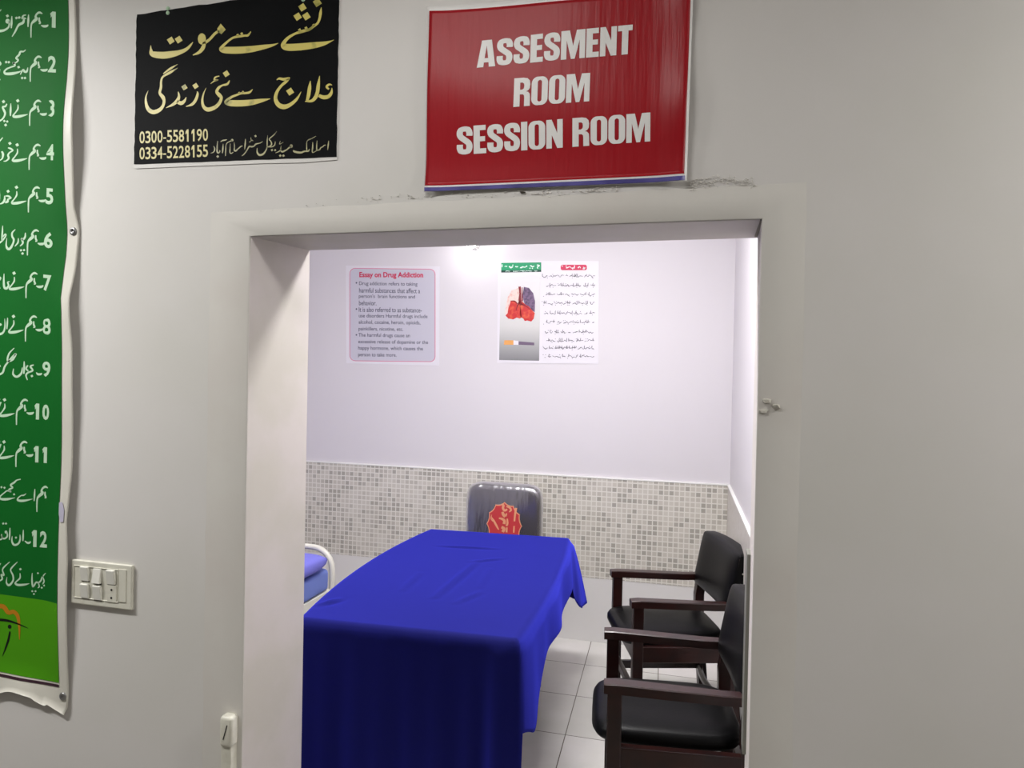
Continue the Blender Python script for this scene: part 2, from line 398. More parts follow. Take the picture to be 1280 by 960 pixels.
def slab_poly(name, pts, surf, off, thick, m, parent):
    """a flat sheet with a free outline (photo pixels)"""
    bm = bmesh.new(); P = [atY(x, y, surf.Y) for x, y in pts]
    a = [bm.verts.new((p.x, surf.Y-off, p.z)) for p in P]; f = bm.faces.new(a)
    r = bmesh.ops.extrude_face_region(bm, geom=[f])
    for v in r['geom']:
        if isinstance(v, bmesh.types.BMVert): v.co.y += thick
    bmesh.ops.triangulate(bm, faces=[f for f in bm.faces if len(f.verts) > 4])
    return from_bm(name, bm, m, parent)

# ---------------------------------------------------------------- the setting
YF, YB, YW = 1.80, 2.04, 4.32          # door wall's two faces, the room's far wall
DX0, DX1, DZ = -1.261, .124, 1.98      # the doorway
XL, XR, CZ = -4.2, 2.6, 2.98           # hall and ceiling
def plain(name, x0, x1, y0, y1, z0, z1, m, bev=0):
    bm = bmesh.new(); box(bm, x0, x1, y0, y1, z0, z1, bev); return struct(from_bm(name, bm, m))
# door wall as one mesh with the opening; reveals in their own paint
def wall_with_door():
    vs = []; fs = []; mi = []
    xs = [XL, DX0, DX1, XR]; xb = [XL, DX0+.047, DX1+.007, XR]; zs = [0, DZ, CZ]
    for Y, X in ((YF, xs), (YB, xb)):
        for z in zs:
            for x in X: vs.append((x, Y, z))
    id_ = lambda l, j, i: l*12+j*4+i
    for j in range(2):
        for i in range(3):
            if j == 0 and i == 1: continue
            fs.append((id_(0, j, i), id_(0, j, i+1), id_(0, j+1, i+1), id_(0, j+1, i))); mi.append(0)
            fs.append((id_(1, j, i), id_(1, j+1, i), id_(1, j+1, i+1), id_(1, j, i+1))); mi.append(2)
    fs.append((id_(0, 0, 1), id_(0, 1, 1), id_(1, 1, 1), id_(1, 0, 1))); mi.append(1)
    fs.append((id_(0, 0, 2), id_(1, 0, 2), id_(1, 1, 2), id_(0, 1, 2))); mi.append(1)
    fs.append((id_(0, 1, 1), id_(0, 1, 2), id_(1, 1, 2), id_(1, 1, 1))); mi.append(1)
    for i in range(3): fs.append((id_(0, 2, i), id_(0, 2, i+1), id_(1, 2, i+1), id_(1, 2, i))); mi.append(0)
    for j in range(2):
        for i in (0, 3): fs.append((id_(0, j, i), id_(0, j+1, i), id_(1, j+1, i), id_(1, j, i))); mi.append(0)
    o = pydata('wall_front', vs, fs, 'hall_paint')
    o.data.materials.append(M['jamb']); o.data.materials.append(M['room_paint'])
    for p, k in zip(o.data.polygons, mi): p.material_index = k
    return struct(o)
wall_with_door()
XW = lambda y: .160+.030*(YW-y)        # the room's right wall, very slightly out of square
plain('floor', -3.2, .6, YB-.12, YW+.1, -.06, 0, 'floor')
plain('floor', XL, XR, -3.4, YF+.12, -.06, 0, 'hall_floor')
plain('ceiling', -3.2, .6, YB, YW+.1, 2.9, 2.98, 'ceiling')
plain('ceiling', XL, XR, -3.4, YF+.1, CZ, CZ+.08, 'ceiling')
plain('wall_back', -3.2, .5, YW, YW+.1, 0, 2.9, 'room_paint')
plain('wall_left', -3.1, -3.0, YB, YW, 0, 2.9, 'room_paint')
def side_slab(name, z0, z1, t, m):
    bm = bmesh.new()
    q = [(XW(YB)-t, YB), (XW(YW)-t, YW), (XW(YW)+.15, YW), (XW(YB)+.15, YB)]
    a = [bm.verts.new((x, y, z0)) for x, y in q]; c = [bm.verts.new((x, y, z1)) for x, y in q]
    bm.faces.new(a[::-1]); bm.faces.new(c)
    for k in range(4): bm.faces.new((a[k], a[(k+1) % 4], c[(k+1) % 4], c[k]))
    return struct(from_bm(name, bm, m))
side_slab('wall_right', 0, 2.9, 0, 'room_paint')
plain('wall_hall_left', XL-.1, XL, -3.4, YF, 0, CZ, 'hall_dim')
plain('wall_hall_right', XR, XR+.1, -3.4, YF, 0, CZ, 'hall_paint')
plain('wall_hall_back', XL, XR, -3.5, -3.4, 0, CZ, 'hall_dim')
# tiled dado: white tile below, mosaic band above, thin white strips painting in the light on its ledge
plain('trim_1', -3.0, XW(YW)-.009, YW-.010, YW, 0, .385, 'wall_tile')
plain('trim_2', -3.0, XW(YW)-.012, YW-.012, YW, .385, .987, 'mosaic_x')
plain('trim_3', -3.0, XW(YW)-.012, YW-.015, YW, .987, .994, 'holder')
side_slab('trim_4', 0, .385, .010, 'wall_tile')
side_slab('trim_5', .385, .987, .012, 'mosaic_y')
side_slab('trim_6', .987, .994, .016, 'holder')
# raised plaster band round the doorway
def surround():
    T = .003; X0, X1, Z1 = -1.396, .222, 2.062
    bm = bmesh.new(); N = 26
    rnd = random.Random(3)
    inner = [(DX0, 0), (DX0, DZ), (DX1, DZ), (DX1, 0)]
    def side(a, b_, n, j):
        return [(a[0]+(b_[0]-a[0])*i/n+rnd.uniform(-j, j), a[1]+(b_[1]-a[1])*i/n+rnd.uniform(-j, j)) for i in range(n)]
    oc = [(X0, 0), (X0, Z1-.01), (X1, Z1), (X1, 0)]
    ii = [p for k in range(3) for p in side(inner[k], inner[k+1], N, .0)]+[inner[3]]
    oo = [p for k in range(3) for p in side(oc[k], oc[k+1], N, .002)]+[oc[3]]
    def mid(p, q, t): return (p[0]+(q[0]-p[0])*t, p[1]+(q[1]-p[1])*t)
    rows = [[(x, YF, z) for x, z in oo], [(*mid(o, i, .34)[:1], YF-T, mid(o, i, .34)[1]) for o, i in zip(oo, ii)],
            [(*mid(o, i, .975)[:1], YF-T, mid(o, i, .975)[1]) for o, i in zip(oo, ii)], [(x, YF-T*.6, z) for x, z in ii], [(x, YF+.004, z) for x, z in ii]]
    rv = [[bm.verts.new(p) for p in r] for r in rows]
    for a, c in zip(rv, rv[1:]):
        for k in range(len(a)-1): bm.faces.new((a[k], a[k+1], c[k+1], c[k]))
    return struct(from_bm('trim_7', bm, 'surround', smooth=True))
surround()
# crumbled plaster along the top edge of that band
def crumbs(name, m, n, path, spread, rmin, rmax, depth):
    bm = bmesh.new(); rnd = random.Random(11 if m == 'crumb' else 12)
    for _ in range(n):
        i = rnd.randrange(len(path)-1); t = rnd.random(); a, c = path[i], path[i+1]
        x = a[0]+(c[0]-a[0])*t; y = a[1]+(c[1]-a[1])*t+rnd.gauss(0, spread); p = atY(x, y, YF)
        r = rnd.uniform(rmin, rmax)
        g = bmesh.ops.create_icosphere(bm, subdivisions=1, radius=1)
        for v in g['verts']:
            j = rnd.uniform(.7, 1.2)
            v.co = Vector((p.x+v.co.x*r*j*rnd.uniform(1.2, 1.8), YF-.0022+v.co.y*depth*j, p.z+v.co.z*r*j*.6))
    return struct(from_bm(name, bm, m))
PATH_A = [(300, 272), (345, 262), (420, 253), (480, 248), (533, 246)]
PATH_B = [(445, 250), (533, 245), (660, 242), (735, 238), (775, 236)]
PATH_C = [(860, 232), (885, 227), (912, 225), (945, 231)]
crumbs('trim_8', 'surround', 90, PATH_B, 2.2, .0010, .0028, .0013)
crumbs('trim_9', 'surround', 150, PATH_C, 3.6, .0009, .0026, .0013)
crumbs('trim_10', 'crumb_dark', 46, PATH_A+PATH_B, 2.4, .0005, .0012, .0016)
crumbs('trim_11', 'crumb_dark', 60, PATH_C, 3.6, .0005, .0012, .0018)
crumbs('trim_12', 'crack', 3, [(652, 241), (655, 241)], .3, .004, .005, .006)
# dark caulk line at the soffit's front edge and in its right corner
bm = bmesh.new(); box(bm, DX1-.003, DX1+.004, YF+.004, YB-.03, DZ-.0035, DZ+.001)
struct(from_bm('trim_13', bm, 'crumb_dark'))
# grey metal channel let into the right reveal
bm = bmesh.new(); box(bm, DX1-.004, DX1+.03, YB-.075, YB-.006, .62, 1.145, .002)
struct(from_bm('trim_14', bm, 'grey_metal'))

# ---------------------------------------------------------------- tablecloth and table
NL, NR, FR, FL = Vector((-1.305, 2.185)), Vector((-.562, 2.222)), Vector((-.668, 3.690)), Vector((-1.405, 3.645))
ZT = .752
table = thing('long_table', (-.99, 2.94, 0), 'long dark wooden table hidden under the blue cloth', 'table')
def edge_x(v):                                    # left and right edges, gently bowed
    l = NL.lerp(FL, v); r = NR.lerp(FR, v); b4 = 4*v*(1-v)
    return Vector((l.x-.062*b4, l.y)), Vector((r.x+.028*b4, r.y))
bm = bmesh.new(); pts = []
for k in range(25): pts.append(edge_x(k/24)[1]+Vector((-.012, .012 if k == 0 else (-.012 if k == 24 else 0))))
for k in range(24, -1, -1): pts.append(edge_x(k/24)[0]+Vector((.012, .012 if k == 0 else (-.012 if k == 24 else 0))))
a = [bm.verts.new((p.x, p.y, ZT-.034)) for p in pts]; c = [bm.verts.new((p.x, p.y, ZT-.002)) for p in pts]
bm.faces.new(a[::-1]); bm.faces.new(c)
for k in range(len(a)): bm.faces.new((a[k], a[(k+1) % len(a)], c[(k+1) % len(a)], c[k]))
from_bm('tabletop', bm, 'dark_wood', table)
LEG = [(-1.20, 2.34), (-.66, 2.36), (-.80, 3.57), (-1.30, 3.52)]
for x, y in LEG:
    bm = bmesh.new(); box(bm, x-.03, x+.03, y-.03, y+.03, 0, ZT-.034, .004); from_bm('leg', bm, 'dark_wood', table)
bm = bmesh.new()
for p, q in ((LEG[0], LEG[1]), (LEG[1], LEG[2]), (LEG[2], LEG[3]), (LEG[3], LEG[0])):
    tube(bm, [(p[0], p[1], ZT-.07), (q[0], q[1], ZT-.07)], .022, 4)
from_bm('apron', bm, 'dark_wood', table)

def smooth01(t): t = max(0, min(1, t)); return t*t*(3-2*t)
def bumpf(x, c, wd): return math.exp(-((x-c)/wd)**2)
CREASE = [((543, 748), (597, 702), .0075), ((549, 683), (622, 687), .006), ((503, 739), (524, 717), .004), ((570, 755), (600, 741), .004),
          ((590, 703), (628, 699), .004), ((400, 757), (425, 750), .008), ((600, 735), (612, 712), .003)]
CREASE = [(atZ(*a, ZT).xy, atZ(*c, ZT).xy, h) for a, c, h in CREASE]
def crease(x, y):
    z = 0; p = Vector((x, y))
    for a, c, h in CREASE:
        d = c-a; t = max(0, min(1, (p-a).dot(d)/d.length_squared)); s = (p-a-d*t); n = s.length*(1 if s.x*d.y-s.y*d.x > 0 else -1)
        z += h*(math.exp(-(n/.011)**2)-.5*math.exp(-((n-.02)/.013)**2))*math.sin(math.pi*(.1+.8*t))
    return z
def tablecloth():
    NU, NV = 64, 110; vs = []; fs = []; idx = {}
    for j in range(NV+1):
        l, r = edge_x(j/NV)
        for i in range(NU+1):
            p = l.lerp(r, i/NU); idx[(i, j)] = len(vs)
            vs.append((p.x, p.y, ZT+.002+crease(p.x, p.y)))
    for j in range(NV):
        for i in range(NU): fs.append((idx[i, j], idx[i+1, j], idx[i+1, j+1], idx[i, j+1]))
    per = [(i, 0) for i in range(NU)]+[(NU, j) for j in range(NV)]+[(i, NV) for i in range(NU, 0, -1)]+[(0, j) for j in range(NV, 0, -1)]
    seg = [0]*NU+[1]*NV+[2]*NU+[3]*NV; n = len(per)
    base = [Vector((0, -1)), Vector((1, .06)).normalized(), Vector((0, 1)), Vector((-1, 0))]
    nor = [sum((base[seg[(k+d) % n]] for d in range(-5, 5)), Vector((0, 0))).normalized() for k in range(n)]
    NT = 30; prev = [idx[q] for q in per]
    def drop(k):                                  # how far the cloth hangs
        s = seg[k]; i, j = per[k]
        if s == 0: return .742
        if s == 1:
            y = j/NV*1.47
            if y < .012: return .742-.452*smooth01(y/.012)
            L = .290+.040*bumpf(y, .10, .06)
            L = L-.10*smooth01((y-.13)/.22)+.012*math.sin(y*9)
            return L+.17*smooth01((y-1.22)/.25)
        if s == 2: return .36-.20*smooth01((NU-i)/NU*5)
        return .26
    def flare(k, t):                              # how far it stands off the edge
        s = seg[k]; i, j = per[k]; o = .006+.012*t
        if s == 0:
            x = i/NU
            o += t*(.010*math.sin(x*21+.6)+.006*math.sin(x*47+1)) + .016*bumpf(x, .93, .03)*t**.7 - .012*bumpf(x, .86, .03)*t
        if s == 1:
            y = j/NV*1.47
            o += .012*bumpf(y, .11, .08)*t+.012*t*math.sin(y*11+1)*smooth01((y-.3)/.2)
            o += .075*bumpf(y, 1.47, .10)*t
        if s == 2: o += .10*bumpf((NU-i)/NU, 0, .12)*t+.015*t*math.sin(i*.5)
        if s == 3: o += .02*t*math.sin(j*.25)
        return o
    for r in range(1, NT+1):
        cur = []
        for k in range(n):
            t = r/NT; p = Vector(vs[idx[per[k]]]); L = drop(k); d = t**1.3*L
            rr = .014; o = rr*min(1, math.sqrt(d/rr)) if d < rr else rr
            o += flare(k, t)*smooth01(d/.05)
            cur.append(len(vs)); vs.append((p.x+nor[k].x*o, p.y+nor[k].y*o, p.z-d))
        for k in range(n):
            k2 = (k+1) % n; fs.append((prev[k], cur[k], cur[k2], prev[k2]))
        prev = cur
    o = pydata('tablecloth', vs, fs, 'cloth', smooth=True)
    sm = o.modifiers.new('thickness', 'SOLIDIFY'); sm.thickness = .0016; sm.offset = 1
    return tag(o, 'royal blue cloth draped over the long table, hanging to the floor in front', 'tablecloth')
tablecloth()

# ---------------------------------------------------------------- armchairs
def cushion(w_, d_, h_, crown, n=14, e=5.0):
    """a soft rectangular pad, centre of its base at the origin"""
    vs = []; fs = []
    prof = [(0, .90), (.12, .97), (.35, 1.0), (.62, .995), (.82, .965), (.95, .91)]
    m_ = 4*n; rings = []
    def rim(q, k):
        a = 2*math.pi*k/m_; c, s = math.cos(a), math.sin(a)
        return (math.copysign(abs(c)**(2/e), c)*q*d_/2, math.copysign(abs(s)**(2/e), s)*q*w_/2)
    for z, q in prof:
        rings.append([len(vs)+k for k in range(m_)]); vs += [(*rim(q, k), z*h_) for k in range(m_)]
    for q in (.8, .6, .4, .2):
        zz = h_+crown*(1-(q/.9)**2)
        rings.append([len(vs)+k for k in range(m_)]); vs += [(*rim(q, k), zz) for k in range(m_)]
    for a, c in zip(rings, rings[1:]):
        for k in range(m_): fs.append((a[k], a[(k+1) % m_], c[(k+1) % m_], c[k]))
    fs.append(tuple(rings[0][::-1])); fs.append(tuple(rings[-1]))
    return vs, fs
def rbox(x0, x1, y0, y1, z0, z1, bev=.005, mtx=None):
    bm = bmesh.new(); box(bm, x0, x1, y0, y1, z0, z1, bev, 2, mtx); return bm
def make_armchair(loc, rz, label, group):
    t = thing('armchair', loc, label, 'chair', group, rz)                       # local: +x is the way it faces
    H = .228
    vs, fs = cushion(.415, .475, .056, .014)
    o = pydata('seat', [(x+.035, y, z+.448) for x, y, z in vs], fs, 'leather', t, True, True)
    for s in (-1, 1):
        from_bm('leg', rbox(.180, .225, s*H-.019, s*H+.019, 0, .632, .004), 'mahogany', t, local=True)         # front leg runs up to the arm
        bm = bmesh.new()                                                        # rear leg, raked above the seat into the back
        L = [(-.235, 0), (-.200, .40), (-.198, .55), (-.244, .84)]; q = []
        for x, z in L: q.append([bm.verts.new((x+a*.021, s*(H-.004)+c*.018, z)) for a, c in ((-1, -1), (1, -1), (1, 1), (-1, 1))])
        for a, c in zip(q, q[1:]):
            for k in range(4): bm.faces.new((a[k], a[(k+1) % 4], c[(k+1) % 4], c[k]))
        bm.faces.new(q[0][::-1]); bm.faces.new(q[-1]); from_bm('leg', bm, 'mahogany', t, local=True)
        bm = bmesh.new()                                                        # flat arm, wider at the front, dipping slightly to the rear
        A = [(.236, .024, .660), (.20, .027, .662), (.05, .026, .656), (-.12, .023, .650), (-.225, .020, .650)]; q = []
        for x, hw, z in A: q.append([bm.verts.new((x, s*(H+.002)+a*hw, z-c)) for a, c in ((-1, .030), (1, .030), (1, .003), (.85, 0), (-.85, 0), (-1, .003))])
        for a, c in zip(q, q[1:]):
            for k in range(6): bm.faces.new((a[k], a[(k+1) % 6], c[(k+1) % 6], c[k]))
        bm.faces.new(q[0][::-1]); bm.faces.new(q[-1]); from_bm('armrest', bm, 'mahogany', t, local=True)
        from_bm('side_rail', rbox(-.19, .19, s*H-.018, s*H+.013, .394, .462, .003), 'mahogany', t, local=True)
        from_bm('stretcher', rbox(-.20, .19, s*H-.011, s*H+.011, .185, .222, .003), 'mahogany', t, local=True)
    from_bm('front_rail', rbox(.19, .214, -H+.018, H-.018, .385, .446, .003), 'mahogany', t, local=True)
    from_bm('rear_rail', rbox(-.218, -.192, -H+.018, H-.018, .388, .446, .003), 'mahogany', t, local=True)
    bm = bmesh.new()
    q = []
    for k in range(13):                                                         # bowed stretchers
        y = -H+.018+(2*H-.036)*k/12; q.append((-.205+.03*math.sin(math.pi*k/12), y, .20))
    tube(bm, q, .014, 6); from_bm('stretcher', bm, 'mahogany', t, local=True)
    from_bm('stretcher', rbox(.192, .214, -H+.018, H-.018, .225, .258, .003), 'mahogany', t, local=True)
    # padded back, curved across, leaning, its cover tacked at the sides
    bm = bmesh.new(); NY, NZ = 16, 10; g = {}
    W2 = .243
    for side in (0, 1):
        for j in range(NZ+1):
            for i in range(NY+1):
                y = -1+2*i/NY; v = j/NZ; z = .598+.265*v
                z += -.008*abs(y)**3*(1 if v > .5 else -1)
                edge = (1-abs(y)**6)*(1-abs(2*v-1)**6)
                xb = -.205-.050*((z-.598)/.265) - .016*(1-y*y)
                x = xb+(.034+.020*edge if side == 0 else -.026-.004*edge)
                g[side, j, i] = bm.verts.new((x, y*W2, z))
    for j in range(NZ):
        for i in range(NY):
            bm.faces.new((g[0, j, i], g[0, j, i+1], g[0, j+1, i+1], g[0, j+1, i])); bm.faces.new((g[1, j, i], g[1, j+1, i], g[1, j+1, i+1], g[1, j, i+1]))
    for i in range(NY):
        for j in (0, NZ): bm.faces.new((g[0, j, i], g[0, j, i+1], g[1, j, i+1], g[1, j, i]))
    for j in range(NZ):
        for i in (0, NY): bm.faces.new((g[0, j, i], g[0, j+1, i], g[1, j+1, i], g[1, j, i]))
    back = from_bm('backrest', bm, 'leather', t, True, True)
    bv = back.modifiers.new('soft', 'BEVEL'); bv.width = .012; bv.segments = 3; bv.limit_method = 'ANGLE'; bv.angle_limit = R(50)
    for s in (-1, 1):
        for k in range(5):
            z = .64+.045*k; bm = bmesh.new(); g2 = bmesh.ops.create_icosphere(bm, subdivisions=1, radius=.0045)
            bmesh.ops.translate(bm, vec=(-.205-.050*((z-.598)/.265), s*(W2+.0005), z), verts=bm.verts)
            from_bm('stud', bm, 'stud', back, True, True)
    return t
def copy_tree(o, parent=None):
    c = o.copy(); COL.objects.link(c)
    if parent: c.parent = parent
    for ch in list(o.children): copy_tree(ch, c)
    return c
ch1 = make_armchair((-.072, 2.474, 0), R(180+7.5), 'dark wood armchair with black padded seat, nearest the doorway', 'black armchairs along the right wall')
ch2 = copy_tree(ch1); ch2.location = (-.121, 3.350, 0); ch2.rotation_euler = (0, 0, R(180+17.5))
ch2['label'] = 'dark wood armchair with black seat and full back showing, farther from the doorway'

# ---------------------------------------------------------------- wrapped office chair behind the table
oc = thing('office_chair', (-1.10, 3.93, 0), 'office chair still wrapped in clear plastic, behind the far end of the table', 'chair')
def padded(w_, h_, d_, e=6, n=48, taper=0):
    """upright rounded-rectangle pad in the XZ plane, centred, d_ deep in Y"""
    vs = []; fs = []; rings = []
    for y, q in ((-.5, .86), (-.42, .94), (-.25, 1), (.25, 1), (.42, .95), (.5, .88)):
        ring = []
        for k in range(n):
            a = 2*math.pi*k/n; c, s = math.cos(a), math.sin(a)
            x = math.copysign(abs(c)**(2/e), c)*w_/2*q; z = math.copysign(abs(s)**(2/e), s)*h_/2*q
            ring.append(len(vs)); vs.append((x*(1+taper*z/h_), y*d_-.03*(1-(2*x/w_)**2)*0, z))
        rings.append(ring)
    for a, c in zip(rings, rings[1:]):
        for k in range(n): fs.append((a[k], a[(k+1) % n], c[(k+1) % n], c[k]))
    fs.append(tuple(rings[0][::-1])); fs.append(tuple(rings[-1]))
    return vs, fs
BX, BY, BZ = -1.10, 4.02, .735
vs, fs = padded(.435, .455, .075)
ob = pydata('backrest', [(x+BX, y+BY, z+BZ) for x, y, z in vs], fs, 'mesh_grey', oc, True)
vs, fs = padded(.452, .470, .095, 6.5, 64)
rnd = random.Random(4)
pydata('plastic_wrap', [(x*(1+rnd.uniform(-.006, .006))+BX, y*(1+rnd.uniform(-.06, .06))+BY, z*(1+rnd.uniform(-.004, .006))+BZ) for x, y, z in vs], fs, 'wrap', ob, True)
# red scalloped badge stuck on the wrap
SB = Sheet(BY-.0495)
def badge(r, m, y, name, par):
    bm = bmesh.new(); n = 96; c0 = atY(633, 654, BY); a = []; c = []
    for k in range(n):
        t = 2*math.pi*k/n+math.pi/2; q = 1.05-.10*abs(math.sin((t-math.pi/2)*6))**.8
        a.append(bm.verts.new((c0.x+r*q*math.cos(t)*.90, y, c0.z+r*q*math.sin(t)*1.12))); c.append(bm.verts.new((a[-1].co.x, y+.0012, a[-1].co.z)))
    bm.faces.new(a); bm.faces.new(c[::-1])
    for k in range(n): bm.faces.new((a[k], a[(k+1) % n], c[(k+1) % n], c[k]))
    return from_bm(name, bm, m, par)
bd = badge(.112, 'badge_gold', BY-.0500, 'badge', oc)
badge(.106, 'badge_red', BY-.0510, 'badge_face', bd)
k = Ink(600, 600, 12)
k.stroke((322, 362, 24), (352, 380, 34), (345, 420, 36), (368, 456, 34), (410, 440, 26)).stroke((396, 396, 22), (446, 416, 30), (466, 452, 26), (436, 478, 18))
k.stroke((336, 478, 36), (352, 520, 44), (378, 552, 40)).stroke((398, 500, 22), (386, 545, 26)).stroke((284, 572, 22), (330, 584, 34), (366, 610, 40), (360, 660, 44)).stroke((408, 580, 22), (412, 650, 30), (396, 690, 28))
k.stroke((322, 706, 40), (360, 730, 44), (340, 780, 44)).stroke((402, 712, 26), (398, 785, 30)).stroke((542, 420, 34), (526, 520, 28), (516, 620, 26)).stroke((512, 690, 20), (506, 790, 22))
k.stroke((176, 560, 12), (208, 612, 28), (244, 680, 30), (280, 745, 18)).stroke((176, 520, 8), (166, 580, 14), (196, 622, 12))
k.build('lettering', 'badge_gold', bd, Sheet(BY-.0512), .0004)
vs, fs = cushion(.46, .46, .07, .012)
pydata('seat', [(y-1.10, x+3.80, z+.43) for x, y, z in vs], [f[::-1] for f in fs], 'chair_plastic', oc, True)
bm = bmesh.new(); tube(bm, [(-1.10, 3.83, .415), (-1.10, 4.03, .42), (-1.10, 4.085, .46), (-1.10, 4.085, .70)], .022, 8); from_bm('back_bracket', bm, 'chair_plastic', oc, True)
bm = bmesh.new(); lathe(bm, [(.03, .10), (.03, .24), (.018, .24), (.018, .43)], (-1.10, 3.80, 0), seg=16); from_bm('gas_column', bm, 'chair_plastic', oc)
for k in range(5):
    a = 2*math.pi*k/5+.3; p = Vector((-1.10, 3.80, .12)); q = p+Vector((.26*math.cos(a), .26*math.sin(a), -.035))
    bm = bmesh.new(); tube(bm, [p, q], [.024, .016], 8); lg = from_bm('base_arm', bm, 'chair_plastic', oc)
    bm = bmesh.new(); d = Vector((-math.sin(a), math.cos(a), 0)); tube(bm, [Vector((q.x, q.y, .03))-d*.018, Vector((q.x, q.y, .03))+d*.018], .029, 14)
    tube(bm, [Vector((q.x, q.y, .03)), Vector((q.x, q.y, .08))], .008, 8); from_bm('caster', bm, 'chair_plastic', lg)

# ---------------------------------------------------------------- bed at the left
bed = thing('bed', (-2.35, 2.9, 0), 'white tubular bed frame with rounded end rail, left of the blue table', 'bed')
YE = 3.70; e0 = atY(417, 740, YE); XBR = e0.x-.012; XBL = XBR-.78
ztop = atY(395, 684, YE).z
def rail(y, z1):
    q = [(XBL, y, 0), (XBL, y, z1-.12)]
    for k in range(1, 7): a = math.pi/2*k/6; q.append((XBL+.12*(1-math.cos(a)), y, z1-.12+.12*math.sin(a)))
    for k in range(0, 7): a = math.pi/2*k/6; q.append((XBR-.12+.12*math.sin(a), y, z1-.12+.12*math.cos(a)))
    q.append((XBR, y, 0)); return q
bm = bmesh.new(); tube(bm, rail(YE, ztop), .0165, 12); from_bm('end_rail', bm, 'bed_white', bed, True)
bm = bmesh.new(); tube(bm, rail(2.12, ztop+.15), .0165, 12); from_bm('end_rail', bm, 'bed_white', bed, True)
zm0 = .355
for x in (XBL+.02, XBR-.02):
    bm = bmesh.new(); box(bm, x-.02, x+.02, 2.12, YE, zm0-.05, zm0, .003); from_bm('side_rail', bm, 'bed_white', bed)
bm = bmesh.new(); box(bm, XBL+.04, XBR-.04, 2.14, YE-.02, zm0-.012, zm0); from_bm('bed_base', bm, 'bed_white', bed)
bm = bmesh.new(); zm1 = atY(405, 713, 3.62).z
box(bm, XBL+.02, XBR+.002, 2.15, YE-.03, zm0+.003, zm1, .025, 4)
bmesh.ops.subdivide_edges(bm, edges=[e for e in bm.edges if e.calc_length() > .2], cuts=14, use_grid_fill=True)
for v in bm.verts: v.co.z += .004*math.sin(v.co.y*19+v.co.x*8) if v.co.z > zm0+.03 else 0; v.co.x += .004*math.sin(v.co.y*24) if v.co.x > XBR-.05 else 0
tag(from_bm('mattress', bm, 'sheet_blue', None, True), 'thin mattress in a pale blue sheet on the white bed', 'mattress')
vs, fs = padded(.34, .12, .40, 3.2, 40)
pc = atY(383, 700, 3.5)
pydata_o = pydata('pillow', [(x+pc.x-.09, y+3.42, z*(1-.6*abs(y/.2)**3)+zm1+.060) for x, y, z in vs], fs, 'pillow_blue', None, True)
tag(pydata_o, 'small lilac blue pillow lying on the mattress by the end rail', 'pillow')

# ---------------------------------------------------------------- lamps
lamp = thing('bulb_lamp', (BULB[0], YW, BULB[2]), 'glowing white bulb on the far wall just under the door head', 'lamp')
bm = bmesh.new(); lathe(bm, [(.021, 0), (.021, .012), (.017, .022), (.015, .05)], (BULB[0], YW, BULB[2]), 'Y', 24); from_bm('holder', bm, 'holder', lamp, True)
bm = bmesh.new(); lathe(bm, [(.013, .05), (.016, .065), (.029, .09), (.032, .112), (.027, .134), (.014, .146), (.002, .149)], (BULB[0], YW, BULB[2]), 'Y', 24)
from_bm('bulb', bm, 'bulb', lamp, True)
po.location = (BULB[0], YW-.20, BULB[2]-.01)
pn = thing('fill_ceiling_light', PANEL, 'long white fill light, added out of view above the near end of the table', 'lamp')
bm = bmesh.new(); box(bm, PANEL[0]-.64, PANEL[0]+.64, PANEL[1]-.15, PANEL[1]+.15, PANEL[2]-.01, 2.90, .006); from_bm('casing', bm, 'holder', pn)
bm = bmesh.new(); box(bm, PANEL[0]-.61, PANEL[0]+.61, PANEL[1]-.12, PANEL[1]+.12, PANEL[2]-.02, PANEL[2]-.008); from_bm('diffuser', bm, 'tube', pn)
for L, hw, lab in ((HALL_LAMP, .60, 'long tube light on the hall ceiling at the left'), (HALL_LAMP2, .37, 'short tube light on the hall ceiling before the doorway'), (HALL_FILL, .37, 'short fill tube light added on the hall ceiling at the right')):
    t = thing('tube_light', L, lab, 'lamp')
    bm = bmesh.new(); box(bm, L[0]-hw, L[0]+hw, L[1]-.035, L[1]+.035, L[2]-.01, CZ, .004); from_bm('batten', bm, 'holder', t)
    bm = bmesh.new(); tube(bm, [(L[0]-hw+.03, L[1], L[2]-.032), (L[0]+hw-.03, L[1], L[2]-.032)], .014, 12); from_bm('tube', bm, 'tube', t, True)

# ---------------------------------------------------------------- green banner at the left
bn = thing('green_banner', (-2.2, YF, 1.6), 'tall green printed banner with white numbered lines at the left edge', 'banner')
def banner_lift(x, z):                            # the free right edge curls off the wall here and there
    e = smooth01((x+1.99)/.11)
    c = .010+.010*bumpf(z, 2.35, .16)+.012*bumpf(z, 1.78, .10)+.006*math.sin(z*9)+.010*bumpf(z, 1.15, .2)
    c *= 1-.75*bumpf(z, 2.01, .05)-.7*bumpf(z, .575, .05)
    lo = smooth01((.66-z)/.14)*(.010+.012*bumpf(x, -2.06, .06))
    return .003+e*c+lo*(1-.6*e)
SBN = Sheet(YF, banner_lift)
LX = -150
nb = 60; vs = []; fs = []
edge_px = [(0, 97), (100, 99.5), (190, 100), (260, 97), (289, 101), (340, 98), (375, 94), (430, 97), (520, 97), (590, 95), (650, 90), (700, 92), (760, 90), (830, 88.5), (868, 88), (886, 87), (892, 83)]
def edge_at(y):
    for (a, b_), (c, d) in zip(edge_px, edge_px[1:]):
        if a <= y <= c: return b_+(d-b_)*(y-a)/(c-a)
    return edge_px[0][1] if y < 0 else edge_px[-1][1]
NX, NYB = 46, 110
